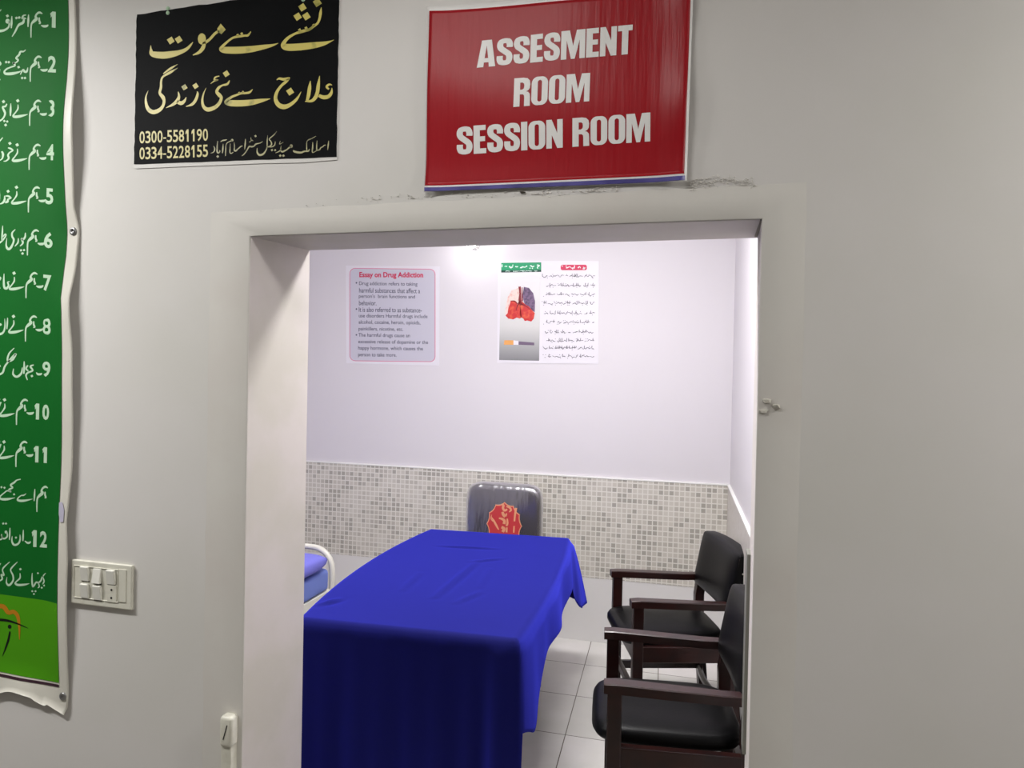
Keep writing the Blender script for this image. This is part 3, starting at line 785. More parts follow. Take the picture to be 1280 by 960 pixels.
for l in (0, 1):
    for j in range(NYB+1):
        for i in range(NX+1):
            yy = -60+j/NYB*952; xr = edge_at(yy); u = (i/NX)**.55; x = LX+(xr-LX)*u
            ybot = yy+(14*(1-u) if 0 else 0)
            if j > NYB-12:
                f_ = (j-(NYB-12))/12; yy2 = yy-f_*(26*max(0, min(1, (xr-x)/40))+ 4*math.sin(x*.09)*(1 if x < 60 else 0)); yy = yy2
            p = atY(x, yy, YF); vs.append((p.x, SBN(p.x, p.z)-.0002+l*.0012, p.z))
Lq = (NX+1)*(NYB+1); q_ = lambda i, j, l: l*Lq+j*(NX+1)+i
for j in range(NYB):
    for i in range(NX):
        fs.append((q_(i, j, 0), q_(i, j+1, 0), q_(i+1, j+1, 0), q_(i+1, j, 0))); fs.append((q_(i, j, 1), q_(i+1, j, 1), q_(i+1, j+1, 1), q_(i, j+1, 1)))
for j in range(NYB):
    for i in (0, NX): fs.append((q_(i, j, 0), q_(i, j+1, 0), q_(i, j+1, 1), q_(i, j, 1)))
for i in range(NX):
    for j in (0, NYB): fs.append((q_(i, j, 0), q_(i+1, j, 0), q_(i+1, j, 1), q_(i, j, 1)))
pydata('banner_sheet', vs, fs, 'vinyl', bn, True)
def green_edge(y):
    P = [(-60, 88.8), (0, 88.4), (110, 89), (200, 87), (320, 85.5), (340, 83.5), (375, 82), (390, 84), (500, 83), (640, 79.5), (757, 77.5), (856, 76.5)]
    for (a, b_), (c, d) in zip(P, P[1:]):
        if a <= y <= c: return b_+(d-b_)*(y-a)/(c-a)
    return P[-1][1]
def panel(name, m, y0f, y1f, off, n=60, nx=24, ledge=None):
    vs = []; fs = []
    for j in range(n+1):
        for i in range(nx+1):
            u = i/nx; yb = y0f(0)+(y1f(0)-y0f(0))*j/n; xr = green_edge(yb+8); x = LX+(xr-LX)*u
            y = y0f(x)+(y1f(x)-y0f(x))*j/n; p = atY(x, y, YF); vs.append((p.x, SBN(p.x, p.z)-off, p.z))
    for j in range(n):
        for i in range(nx): a = j*(nx+1)+i; fs.append((a, a+nx+1, a+nx+2, a+1))
    return pydata(name, vs, fs, m, bn, True)
panel('green_panel', 'green', lambda x: -60, lambda x: 742+.135*x, .0016, 90)
panel('lime_panel', 'lime', lambda x: 742+.135*x, lambda x: 838+.185*x, .0016, 20)
panel('border_line', 'navy_line', lambda x: 840.3+.185*x, lambda x: 843.5+.185*x, .0016, 2)
SL = lambda k, name, m: k.build(name, m, bn, SBN, .0022)
HM = [[(464, 160, 10), (434, 146, 24), (406, 160, 20), (390, 190, 22), (398, 215, 34), (368, 244, 30), (346, 272, 18), (340, 330, 16), (340, 420, 12)], [(430, 200, 14), (430, 235, 20), (440, 262, 18), (424, 268, 8)]]
DASH = [(450, 286, 8), (478, 296, 26), (510, 294, 26), (528, 280, 10)]
NE = [(212, 188, 9), (212, 232, 17), (186, 274, 14), (164, 302, 18), (168, 320, 26), (220, 318, 30), (280, 305, 20), (320, 294, 4)]
def hm(k, x, y, dash=True, ne=True):              # the opening words that most lines share, (x, y) = foot of the first word, in pixels
    k.at(x, y, 8.727)
    for q in HM: k.stroke(*q, dx=-340, dy=-420)
    if dash: k.stroke(*DASH, dx=-340, dy=-420)
    if ne: k.stroke(*NE, dx=-340, dy=-420); k.dot(210-340, 147-420, 21)
NUM = [('1', 63, 72, 15.5, 35.5), ('2', 62, 73, 71, 91.5), ('3', 61.5, 72, 126, 147), ('4', 60, 71.5, 181, 201), ('5', 59, 69.5, 236, 256), ('6', 57, 68, 290.5, 310.5),
       ('7', 56, 66.5, 344, 364), ('8', 55.5, 66.5, 398, 418.5), ('9', 55, 66, 452, 471.5), ('10', 45, 64, 505, 524.5), ('11', 44, 61, 558, 578), ('12', 41.5, 61.5, 663, 683.5)]
HMS = {1: (40.6, 48, 0), 2: (39.7, 103, 0), 3: (39, 158, 1), 4: (38.3, 213, 1), 5: (37.4, 266, 1), 6: (36.2, 319.6, 0), 7: (34.4, 373, 1), 8: (33.7, 427, 1), 10: (22.5, 531, 1), 11: (21.8, 583.5, 1)}
def line_extra(k, i):
    A = lambda oy: k.at(0, oy, 8.727); C = lambda: k.at(0, 420, 4.36)
    if i == 1:
        A(0); k.stroke((328, 168, 8), (325, 230, 22), (322, 302, 12)).stroke((302, 172, 8), (272, 180, 18), (260, 208, 22), (284, 206, 14), (304, 216, 6)).stroke((278, 214, 18), (268, 255, 28), (228, 276, 26), (206, 304, 20), (184, 350, 20), (148, 408, 8)).dot(196, 205, 17).dot(226, 200, 17)
        k.stroke((146, 184, 8), (143, 250, 22), (140, 316, 12)).dot(98, 182, 19).disc(100, 240, 24, 26).stroke((118, 240, 14), (112, 300, 18), (70, 335, 24), (20, 346, 30), (-40, 346, 30)).stroke((30, 112, 8), (-4, 150, 18))
    if i == 2:
        A(0); k.stroke((320, 744, 8), (310, 785, 22), (286, 790, 24), (270, 768, 18), (252, 792, 16), (238, 822, 8)).dot(258, 858, 16).dot(289, 858, 16)
        k.stroke((297, 550, 8), (272, 570, 16), (240, 572, 20), (226, 604, 22), (194, 640, 22), (214, 664, 20), (190, 690, 16), (152, 698, 20)).stroke((160, 690, 24), (180, 722, 18), (130, 742, 16), (90, 760, 18), (64, 790, 20), (82, 812, 28), (150, 810, 32), (214, 796, 20), (248, 780, 4)).dot(220, 740, 17).dot(84, 685, 16).dot(113, 686, 16)
        k.stroke((14, 676, 10), (22, 704, 22), (2, 722, 20)).stroke((14, 760, 14), (4, 800, 20)).dot(6, 874, 18)
    if i == 3:
        A(110); k.stroke((135, 174, 8), (132, 250, 22), (130, 312, 12)).dot(55, 155, 20).stroke((92, 178, 12), (76, 206, 20), (46, 214, 18), (60, 250, 24), (72, 282, 22), (60, 322, 18), (30, 356, 18), (-20, 372, 24)).dot(64, 366, 15).dot(96, 372, 15).dot(78, 410, 18).stroke((4, 230, 10), (-4, 290, 20))
    if i == 4:
        A(110); k.stroke((104, 658, 12), (130, 666, 20), (156, 686, 16), (122, 710, 16), (104, 738, 20), (112, 772, 20), (84, 800, 14), (56, 804, 8)).dot(125, 610, 20).stroke((36, 696, 18), (50, 730, 24), (40, 775, 16), (8, 798, 10)).stroke((4, 720, 10), (8, 762, 20)).stroke((48, 546, 8), (-4, 604, 20))
    if i == 5:
        A(225); k.dot(105, 128, 19).stroke((74, 180, 10), (106, 180, 20), (136, 200, 16), (106, 214, 18), (98, 240, 26), (72, 250, 18)).stroke((66, 176, 8), (68, 214, 22), (50, 250, 22), (12, 268, 8)).stroke((8, 112, 8), (8, 170, 22), (8, 236, 14))
    if i == 6:
        A(225); k.stroke((293, 578, 8), (290, 624, 20), (268, 652, 22), (252, 646, 22), (266, 690, 20), (234, 726, 10)).dot(245, 770, 15).dot(279, 768, 15).dot(262, 805, 17).stroke((216, 638, 8), (212, 685, 18), (178, 728, 8))
        k.stroke((184, 542, 8), (150, 580, 18), (150, 620, 20), (166, 650, 22), (160, 692, 20), (130, 746, 26), (104, 755, 26), (84, 715, 18), (92, 636, 5)).stroke((46, 502, 8), (42, 580, 18), (36, 664, 12)).stroke((46, 625, 12), (72, 596, 16), (80, 612, 16), (42, 664, 18), (-10, 706, 18))
    if i == 7:
        A(330); k.stroke((61, 108, 8), (58, 190, 20), (64, 256, 24), (88, 268, 26), (110, 236, 18), (100, 202, 14), (122, 194, 8)).stroke((4, 140, 12), (22, 158, 20), (-6, 196, 16)).dot(8, 264, 15)
    if i == 8:
        A(330); k.stroke((100, 588, 8), (96, 650, 18), (92, 712, 10)).stroke((68, 598, 6), (71, 680, 16), (56, 740, 20), (20, 765, 26), (-20, 758, 24)).dot(22, 662, 17)
    if i == 9:
        C(); k.stroke((206, 198, 4), (214, 208, 11), (230, 208, 11), (236, 202, 5)).stroke((192, 158, 6), (174, 166, 10), (186, 188, 9), (160, 200, 10), (150, 215, 9), (158, 240, 5)).dot(182, 218, 8)
        k.stroke((160, 160, 8), (150, 178, 9), (162, 190, 8)).stroke((140, 138, 5), (140, 170, 10), (138, 206, 8)).stroke((130, 172, 5), (124, 204, 11), (100, 222, 12), (80, 208, 10), (82, 178, 4))
        k.stroke((86, 66, 4), (58, 96, 9), (50, 134, 10), (76, 130, 11), (94, 98, 11), (72, 118, 9), (36, 164, 10), (22, 200, 11), (-10, 216, 10)).dot(6, 164, 8)
    if i in (10, 11):
        C(); y = 0 if i == 10 else 228; k.stroke((14, 360+y, 6), (4, 380+y, 11), (-8, 405+y, 9)).dot(2, 344+y if i == 10 else 574, 8)
for i, (t, x0, x1, y0, y1) in enumerate(NUM):
    k = Ink(); vs, fs = figures_uv(t, .032)
    xa = x0+(1.5 if t == '1' else 0); k.mesh(vs, fs, quad((xa, y0-.06*(x1-x0)), (x1, y0+.06*(x1-x0)), (x1-.4, y1+.6), (xa-.4, y1-.4)))
    SL(k, 'numeral', 'print_white'); k = Ink(); n_ = i+1
    if n_ in HMS: hm(k, HMS[n_][0], HMS[n_][1], True, bool(HMS[n_][2]))
    line_extra(k, n_)
    if n_ == 12:
        k.at(0, 595, 6.4); k.stroke((210, 516, 6), (232, 532, 16), (248, 530, 16), (257, 520, 6)).stroke((199, 428, 6), (197, 480, 13), (195, 518, 8))
        k.stroke((172, 466, 5), (172, 510, 13), (156, 540, 15), (126, 548, 17), (108, 520, 13), (110, 478, 4)).dot(140, 490, 10).stroke((92, 412, 6), (90, 460, 13), (88, 508, 8)).disc(60, 446, 11, 12).stroke((68, 446, 8), (70, 480, 12), (48, 498, 13), (30, 490, 12), (24, 462, 8)).stroke((22, 470, 8), (26, 500, 12), (-8, 510, 10)).dot(38, 378, 10).dot(60, 378, 10)
    SL(k, 'lettering', 'print_white')
k = Ink(); hm(k, 48.0, 639.5, False, False); k.at(0, 595, 6.4)
k.stroke((291, 102, 6), (288, 150, 13), (285, 198, 8)).stroke((222, 138, 4), (202, 152, 10), (180, 155, 9), (156, 176, 11), (156, 192, 16), (200, 196, 19), (272, 182, 3))
k.stroke((177, 24, 8), (146, 32, 10), (126, 50, 15), (98, 70, 14), (112, 92, 13), (84, 106, 12), (98, 122, 14), (70, 116, 10), (42, 136, 10), (12, 164, 12), (22, 182, 17), (72, 183, 19), (132, 171, 3)).dot(125, 145, 10).dot(24, 88, 10).dot(48, 92, 10)
SL(k, 'lettering', 'print_white')
k = Ink(0, 595, 6.4)
k.stroke((380, 772, 5), (352, 802, 12), (338, 834, 12), (318, 850, 13), (302, 846, 12), (286, 870, 13), (274, 880, 12), (268, 830, 13), (270, 772, 5)).stroke((352, 804, 10), (366, 838, 12), (350, 862, 10)).stroke((318, 850, 10), (326, 880, 10), (314, 892, 6)).dot(346, 890, 9).dot(366, 872, 9).dot(315, 774, 9).dot(270, 918, 9).dot(296, 918, 9).dot(283, 940, 9)
k.dot(175, 742, 11).stroke((172, 774, 6), (172, 812, 12), (146, 838, 11), (134, 856, 14), (160, 868, 18), (210, 865, 15), (247, 857, 3))
k.stroke((152, 684, 5), (112, 724, 12), (97, 750, 10), (115, 790, 13), (117, 832, 13), (86, 870, 17), (64, 850, 12), (68, 806, 4)).stroke((90, 684, 5), (46, 724, 12), (32, 750, 10), (44, 790, 12), (22, 786, 12), (30, 820, 13), (-4, 842, 9)).stroke((18, 696, 6), (-4, 726, 14)).dot(-2, 655, 12)
SL(k, 'lettering', 'print_white')
# emblem on the lime foot: orange arch, dark brow stroke and a small leaning figure
k = Ink(0, 720, 5.333)
k.stroke((-30, 200, 30), (30, 200, 30), (66, 240, 28), (100, 235, 26), (128, 265, 24), (138, 330, 16), (140, 420, 5)).stroke((-20, 300, 20), (0, 340, 18), (-10, 380, 8)); SL(k, 'emblem_arch', 'orange')
k = Ink(0, 720, 5.333); k.stroke((-60, 292, 8), (0, 288, 16), (60, 294, 16), (120, 312, 10), (196, 344, 3)).disc(74, 334, 12, 14); k.stroke((76, 366, 10), (66, 420, 14), (46, 480, 10), (26, 530, 3)).stroke((0, 380, 8), (-20, 440, 10))
SL(k, 'emblem_figure', 'ink')
k = Ink(0, 580, 5.333); k.poly((424, 250), (450, 248), (464, 300), (460, 378), (436, 380), (424, 330)); SL(k, 'ink_stain', 'stain')
for x, y in ((93.5, 289.5), (81.5, 869)):
    p = atY(x, y, YF); bm = bmesh.new(); yy = SBN(p.x, p.z)
    lathe(bm, [(.0125, -.002), (.0125, .002), (.009, .0045), (.0045, .004), (.003, .001)], (p.x, yy-.001, p.z), 'Y', 20); from_bm('fixing_button', bm, 'metal', bn, True)

# ---------------------------------------------------------------- black sign
bs = thing('black_sign', (-1.32, YF, 2.42), 'black paper sign with gold handwritten lettering, left of the red sign', 'sign')
SK = Sheet(YF); rnd = random.Random(9)
def ragged(a, c, n, j): return [(a[0]+(c[0]-a[0])*i/n+rnd.uniform(-j, j), a[1]+(c[1]-a[1])*i/n+rnd.uniform(-j, j)) for i in range(n)]
slab_poly('backing_sheet', [(171, 13)]+[(290, -2), (424.5, -22)]+[(423.5, 120), (421.5, 200), (380, 203.5), (330, 204.5), (240, 208), (171, 211), (168, 210)], SK, .0025, .0022, 'paper', bs)
top = ragged((172.5, 19), (425, -19), 26, .7); rt = ragged((425, -19), (421.3, 196.5), 30, .45); bt = ragged((421.3, 196.5), (168.6, 206), 24, .25); lf = ragged((168.6, 206), (172, 19), 26, .5)
slab_poly('black_panel', top+rt+bt+lf, SK, .0036, .001, 'black_print', bs)
k = Ink(160, 0, 9.143)
k.stroke((272, 525, 5), (273, 570, 24), (292, 622, 62), (400, 638, 78), (500, 628, 74), (600, 605, 52), (680, 568, 36), (728, 520, 22), (752, 488, 5)).dot(500, 470, 46).dot(590, 460, 46)
k.poly((1070, 278), (1127, 345), (1078, 397), (1035, 372), (1030, 335)).stroke((1050, 360, 30), (1000, 395, 30), (945, 455, 30), (885, 500, 34)).disc(855, 452, 46, 64)
k.stroke((885, 490, 36), (866, 555, 44), (822, 605, 34), (752, 637, 10))
k.at(160, 0, 4.571)
k.stroke((707, 184, 4), (690, 205, 13), (672, 207, 12), (650, 210, 14), (628, 213, 14), (600, 222, 12), (566, 248, 13), (543, 272, 18), (540, 286, 28), (570, 290, 38), (640, 290, 40), (710, 284, 36), (780, 272, 26), (830, 262, 14), (864, 250, 2)).dot(655, 196, 9).dot(632, 204, 9)
k.at(300, 0, 9.143)
k.stroke((938, 92, 4), (930, 150, 30), (918, 220, 28), (895, 272, 26), (850, 308, 28), (800, 345, 30), (755, 357, 32), (700, 372, 34), (640, 392, 26), (570, 432, 32), (522, 480, 40), (505, 530, 60), (560, 548, 78), (700, 542, 80), (850, 525, 70), (960, 506, 48), (1030, 485, 22), (1082, 463, 3))
k.dot(850, 296, 18).dot(765, 328, 20).dot(690, 350, 20).dot(722, 92, 50).dot(668, 198, 50).dot(768, 194, 50).dot(892, 38, 52)
k.build('lettering', 'gold', bs, SK, .0040)
k = Ink(160, 80, 7.386)
k.stroke((335, 95, 8), (400, 48, 20), (467, 8, 3)).stroke((467, 42, 4), (400, 82, 22), (335, 120, 18), (316, 160, 18), (313, 220, 22), (303, 272, 24), (330, 310, 34), (342, 345, 26), (332, 390, 26), (300, 428, 34), (245, 448, 40), (200, 425, 36), (178, 375, 26), (174, 310, 14), (196, 250, 2))
k.dot(530, 220, 30).stroke((472, 260, 6), (479, 300, 22), (468, 335, 30), (428, 376, 26), (360, 409, 4)).stroke((546, 312, 6), (530, 345, 24), (500, 366, 36), (462, 352, 30))
k.dot(632, 208, 30).stroke((648, 258, 6), (651, 285, 22), (632, 340, 26), (598, 378, 24), (543, 397, 4))
k.dot(915, 95, 33).stroke((852, 116, 8), (815, 128, 14), (806, 150, 14), (838, 152, 11), (805, 162, 12), (770, 188, 4))
k.stroke((946, 156, 6), (925, 190, 20), (880, 202, 16), (846, 224, 24), (828, 262, 28), (855, 295, 34), (870, 318, 26), (852, 365, 30), (810, 405, 34), (745, 425, 38), (705, 395, 28), (695, 340, 20), (706, 280, 12), (730, 226, 2))
k.at(160, 0, 4.571).stroke((717, 513, 3), (700, 530, 12), (676, 535, 12), (652, 536, 12), (625, 546, 12), (592, 560, 14), (566, 585, 22), (590, 592, 34), (650, 593, 36), (710, 588, 32), (770, 577, 20), (818, 567, 2)).dot(662, 528, 7).dot(640, 533, 7)
k.at(300, 80, 7.386).stroke((346, 152, 6), (370, 140, 20), (410, 146, 26), (452, 140, 24), (468, 130, 6)).stroke((462, 140, 14), (430, 170, 26), (385, 210, 24), (348, 265, 28), (336, 325, 34), (360, 378, 42), (410, 400, 44), (468, 382, 34), (530, 330, 24), (572, 260, 3)).dot(470, 260, 38)
k.stroke((657, 160, 4), (650, 220, 30), (640, 290, 32), (626, 345, 22)).stroke((742, 115, 4), (730, 200, 30), (722, 262, 32), (704, 312, 34), (668, 345, 26), (608, 350, 8))
k.stroke((856, 200, 6), (830, 194, 18), (806, 216, 20), (828, 238, 16)).stroke((856, 226, 5), (850, 270, 26), (822, 305, 34), (775, 312, 36), (735, 295, 28))
k.build('lettering', 'gold', bs, SK, .0040)
k = Ink(260, 160, 15.06)
k.stroke((722, 212, 6), (716, 310, 24), (706, 412, 8)).stroke((668, 346, 8), (640, 352, 18), (600, 385, 20), (575, 405, 20), (545, 435, 30), (512, 430, 22), (514, 350, 20), (508, 282, 6)).stroke((435, 298, 6), (432, 390, 18), (430, 468, 18), (455, 486, 18), (492, 462, 12))
k.disc(472, 238, 24, 24).stroke((472, 244, 30), (430, 260, 16), (384, 284, 14), (356, 330, 14), (350, 430, 18), (345, 534, 10)).stroke((302, 306, 8), (296, 400, 26), (288, 482, 14)).stroke((252, 268, 6), (290, 245, 22), (340, 236, 20), (376, 226, 4)).stroke((199, 252, 8), (190, 350, 22), (190, 450, 28), (212, 480, 22), (240, 450, 16), (234, 422, 5)).dot(200, 545, 28).stroke((122, 348, 10), (142, 390, 26), (136, 440, 20), (110, 468, 14), (66, 482, 5))
k.dot(910, 160, 24).stroke((1044, 262, 8), (1000, 290, 14), (960, 300, 16), (914, 314, 28), (880, 350, 22), (840, 360, 30), (794, 356, 28), (768, 394, 22), (735, 450, 20), (690, 505, 18), (650, 534, 6)).stroke((822, 186, 6), (826, 250, 14), (790, 276, 12)).stroke((800, 270, 12), (846, 238, 14), (864, 256, 8))
k.stroke((1138, 146, 6), (1130, 250, 18), (1126, 370, 20), (1100, 440, 24), (1050, 500, 34), (985, 515, 38), (944, 470, 28), (940, 384, 6))
k.at(335, 155, 15.06).stroke((182, 142, 4), (130, 210, 16), (40, 290, 18), (66, 330, 20), (84, 385, 22), (50, 430, 26), (-10, 440, 20)).stroke((152, 336, 8), (142, 400, 18), (100, 435, 18), (50, 440, 18)).dot(90, 500, 24).dot(150, 500, 22)
k.disc(452, 424, 30, 34).stroke((450, 430, 36), (404, 460, 24), (370, 490, 20), (330, 512, 26), (284, 530, 30), (254, 500, 22), (262, 418, 6)).stroke((262, 480, 18), (228, 520, 20), (156, 554, 8)).stroke((248, 326, 8), (232, 384, 14), (268, 372, 12), (302, 350, 10)).dot(245, 605, 26).dot(305, 605, 26)
k.stroke((1156, 322, 6), (1148, 400, 24), (1137, 498, 8)).stroke((1102, 402, 10), (1070, 412, 18), (1040, 440, 16), (1010, 452, 18), (985, 490, 26), (940, 500, 28), (930, 450, 22), (938, 320, 6)).stroke((856, 346, 6), (855, 440, 24), (848, 534, 18), (876, 540, 16), (930, 508, 14))
k.stroke((794, 480, 14), (780, 512, 26), (748, 522, 24), (700, 522, 26), (640, 545, 34), (560, 540, 38), (504, 522, 34), (490, 498, 6)).stroke((746, 510, 18), (742, 420, 16), (746, 346, 14), (774, 308, 18), (830, 285, 18), (916, 238, 5))
k.build('lettering', 'gold_dim', bs, SK, .0040)
for body, q in (('0300-5581190', quad((175.6, 164.8), (261, 161.2), (261.2, 176.5), (175.6, 180))), ('0334-5228155', quad((175.6, 184.8), (261, 181.2), (261.2, 196.5), (175.6, 200)))):
    vs, fs = figures_uv(body, .012); k = Ink(); k.mesh(vs, fs, q); k.build('lettering', 'gold_num', bs, SK, .0040)
for x, y in ((211, 17), (380, .5), (211, 11.5)):
    p = atY(x, y, YF); bm = bmesh.new(); lathe(bm, [(.006, 0), (.0055, .002), (.002, .003)], (p.x, YF-.0034, p.z), 'Y', 14); from_bm('pin', bm, 'print_white', bs, True)

# ---------------------------------------------------------------- red sign
rs = thing('red_sign', (-.39, YF, 2.3), 'red banner sign with white block capitals above the doorway', 'sign')
def red_lift(x, z):
    return .004+.012*bumpf(x, -.052, .05)*(1+.4*math.sin(z*20))+.004*bumpf(z, 2.08, .05)+.0025*math.sin(x*16+1)*bumpf(z, 2.5, .12)+.002*math.sin(z*18+x*4)+.005*bumpf(x, -.726, .03)
SR = Sheet(YF, red_lift)
sheet_mesh('banner_sheet', ((535, 10), (867, -16), (858.5, 228), (532, 241)), SR, .001, .0012, 'white_letter', rs, 50)
sheet_mesh('red_panel', ((538.5, 16), (864, -10), (855.5, 219), (533.5, 233.5)), SR, .0016, .0005, 'red', rs, 60)
sheet_mesh('hem_strip', ((533, 236), (856.5, 221.8), (856.5, 227.2), (533, 240.5)), SR, .0024, .001, 'blue_hem', rs, 30)
# heavy condensed capitals
def ngon(*p): return [list(p)]
def oval(w_, n=10, inset=0.0, r=.2):
    pts = []; x0, x1, y0, y1 = inset, w_-inset, inset*.62, 1-inset*.62; rr = min(r, (x1-x0)/2)
    ry = min(rr*1.15, (y1-y0)/2)
    for cx_, cy_, a0 in ((x1-rr, y1-ry, 0), (x0+rr, y1-ry, 90), (x0+rr, y0+ry, 180), (x1-rr, y0+ry, 270)):
        for k in range(n+1): a = R(a0+90*k/n); pts.append((cx_+rr*math.cos(a), cy_+ry*math.sin(a)))
    return pts
GLYPH = {
 'A': (.58, [[(0, 0), (.135, 1), (.445, 1), (.58, 0), (.375, 0), (.365, .17), (.217, .17), (.205, 0)], [(.233, .33), (.29, .80), (.347, .33)]]),
 'E': (.40, [[(0, 0), (0, 1), (.385, 1), (.385, .82), (.2, .82), (.2, .605), (.365, .605), (.365, .43), (.2, .43), (.2, .18), (.4, .18), (.4, 0)]]),
 'I': (.2, [[(0, 0), (0, 1), (.2, 1), (.2, 0)]]),
 'M': (.76, [[(0, 0), (0, 1), (.27, 1), (.38, .46), (.49, 1), (.76, 1), (.76, 0), (.585, 0), (.585, .66), (.44, 0), (.32, 0), (.175, .66), (.175, 0)]]),
 'N': (.52, [[(0, 0), (0, 1), (.17, 1), (.345, .53), (.345, 1), (.52, 1), (.52, 0), (.345, 0), (.175, .46), (.175, 0)]]),
 'T': (.46, [[(.13, 0), (.13, .81), (0, .81), (0, 1), (.46, 1), (.46, .81), (.33, .81), (.33, 0)]]),
 'O': (.53, [oval(.53), oval(.53, inset=.198, r=.068)]),
 'R': (.54, [[(0, 0), (0, 1), (.30, 1), (.43, .975), (.51, .89), (.53, .76), (.515, .62), (.47, .55), (.40, .515), (.47, .49), (.52, .42), (.53, .32), (.535, 0), (.345, 0), (.345, .30), (.335, .38), (.29, .42), (.2, .42), (.2, 0)],
                  [(.2, .83), (.28, .83), (.325, .79), (.335, .71), (.32, .62), (.27, .585), (.2, .585)]]),
 'S': (.50, None)}
def s_shape():
    c = catmull([(.40, .655, 1), (.405, .76, 1), (.36, .875, 1), (.25, .905, 1), (.14, .875, 1), (.098, .77, 1), (.125, .64, 1), (.25, .52, 1), (.375, .40, 1), (.402, .26, 1), (.36, .125, 1), (.25, .095, 1), (.14, .125, 1), (.098, .23, 1), (.10, .36, 1)], 6)
    wd = lambda p, q: .098
    l = []; r = []
    for i, p in enumerate(c):
        a = c[max(i-1, 0)]; b_ = c[min(i+1, len(c)-1)]; tx, ty = b_[0]-a[0], b_[1]-a[1]; n_ = math.hypot(tx, ty) or 1
        h = .098 if abs(ty)/n_ > .5 else .09
        l.append((p[0]-ty/n_*h, p[1]+tx/n_*h)); r.append((p[0]+ty/n_*h, p[1]-tx/n_*h))
    vs = l+r; n_ = len(c); return vs, [(i, i+1, n_+i+1, n_+i) for i in range(n_-1)]
def glyph_mesh(ch):
    w_, loops = GLYPH[ch]
    if ch == 'S': return (w_,)+s_shape()
    cu = bpy.data.curves.new('glyph', 'CURVE'); cu.dimensions = '2D'; cu.fill_mode = 'BOTH'
    for lp in loops:
        sp = cu.splines.new('POLY'); sp.points.add(len(lp)-1); sp.use_cyclic_u = True
        for p, q in zip(sp.points, lp): p.co = (q[0], q[1], 0, 1)
    o = bpy.data.objects.new('glyph', cu); COL.objects.link(o)
    me = bpy.data.meshes.new_from_object(o.evaluated_get(bpy.context.evaluated_depsgraph_get()))
    vs = [(v.co.x, v.co.y) for v in me.vertices]; fs = [tuple(p.vertices) for p in me.polygons]
    bpy.data.objects.remove(o); bpy.data.curves.remove(cu); bpy.data.meshes.remove(me)
    return w_, vs, fs
GM = {c: glyph_mesh(c) for c in GLYPH}
def block_line(body):
    x = 0; V = []; Fc = []
    for c in body:
        if c == ' ': x += .27; continue
        w_, vs, fs = GM[c]; i0 = len(V); V += [(p[0]+x, p[1]) for p in vs]; Fc += [tuple(i+i0 for i in f) for f in fs]; x += w_+.035
    x -= .035; return [(p[0]/x, p[1]) for p in V], Fc
for body, q in (('ASSESMENT', ((276, 184), (964, 112), (960, 242), (273, 305))), ('ROOM', ((440, 353), (776, 328), (772, 455), (436, 481))), ('SESSION ROOM', ((184, 568), (1043, 505), (1042, 633), (184, 692)))):
    vs, fs = block_line(body); k = Ink(520, 0, 3.5556); k.mesh(vs, fs, quad(*q)); k.build('lettering', 'white_letter', rs, SR, .0024)

# ---------------------------------------------------------------- posters on the far wall
ep = thing('essay_poster', (-1.96, YW, 1.97), 'grey poster headed in pink with an essay in bullet points', 'poster')
SE = Sheet(YW)
sheet_mesh('laminate_sheet', ((432.5, 332), (550, 333), (549, 457), (433, 454)), SE, .0022, .002, 'poster_white', ep, 2, False)
def rrect(x0, y0, x1, y1, r, sk=0, n=6):
    p = []
    for cx_, cy_, a0 in ((x1-r, y0+r, -90), (x1-r, y1-r, 0), (x0+r, y1-r, 90), (x0+r, y0+r, 180)):
        for k in range(n+1): a = R(a0+90*k/n); x = cx_+r*math.cos(a); p.append((x, cy_+r*math.sin(a)+sk*(x-x0)))
    return p
k = Ink(420, 310, 6); k.poly(*rrect(103, 150, 747, 848, 42, .012)); k.build('frame_line', 'poster_pink', ep, SE, .0026)
k = Ink(420, 310, 6); k.poly(*rrect(108, 155, 742, 843, 38, .012)); k.build('grey_panel', 'poster_grey', ep, SE, .0030)
def type_line(k, body, x0, x1, yt, yb, off=.01, sk=.012, lower=False):
    vs, fs = text_uv(body, off); k.mesh(vs, fs, quad((x0, yt), (x1, yt+sk*(x1-x0)), (x1, yb+sk*(x1-x0)), (x0, yb)))
k = Ink(420, 310, 6); type_line(k, 'Essay on Drug Addiction', 177, 655, 180, 232, .028, .004); k.build('heading', 'poster_red', ep, SE, .0034)
k = Ink(420, 310, 6)
for body, x0, x1, y in (('Drug addiction refers to taking', 175, 612, 268), ('harmful substances that affect a', 175, 632, 316), ("person's  brain functions and", 173, 594, 363), ('behavior.', 174, 305, 411), ('It is also referred to as substance-', 173, 645, 460),
                        ('use disorders Harmful drugs include', 173, 688, 510), ('alcohol, cocaine, heroin, opioids,', 172, 635, 558), ('painkillers, nicotine, etc.', 171, 505, 608), ('The harmful drugs cause an', 170, 556, 655), ('excessive release of dopamine or the', 169, 692, 704), ('happy hormone, which causes the', 168, 654, 752), ('person to take more.', 168, 455, 802)):
    type_line(k, body, x0, x1, y-17, y+19, .008)
for y in (262, 458, 652): k.disc(155, y, 6, 6, 10)
k.build('body_text', 'poster_ink', ep, SE, .0034)

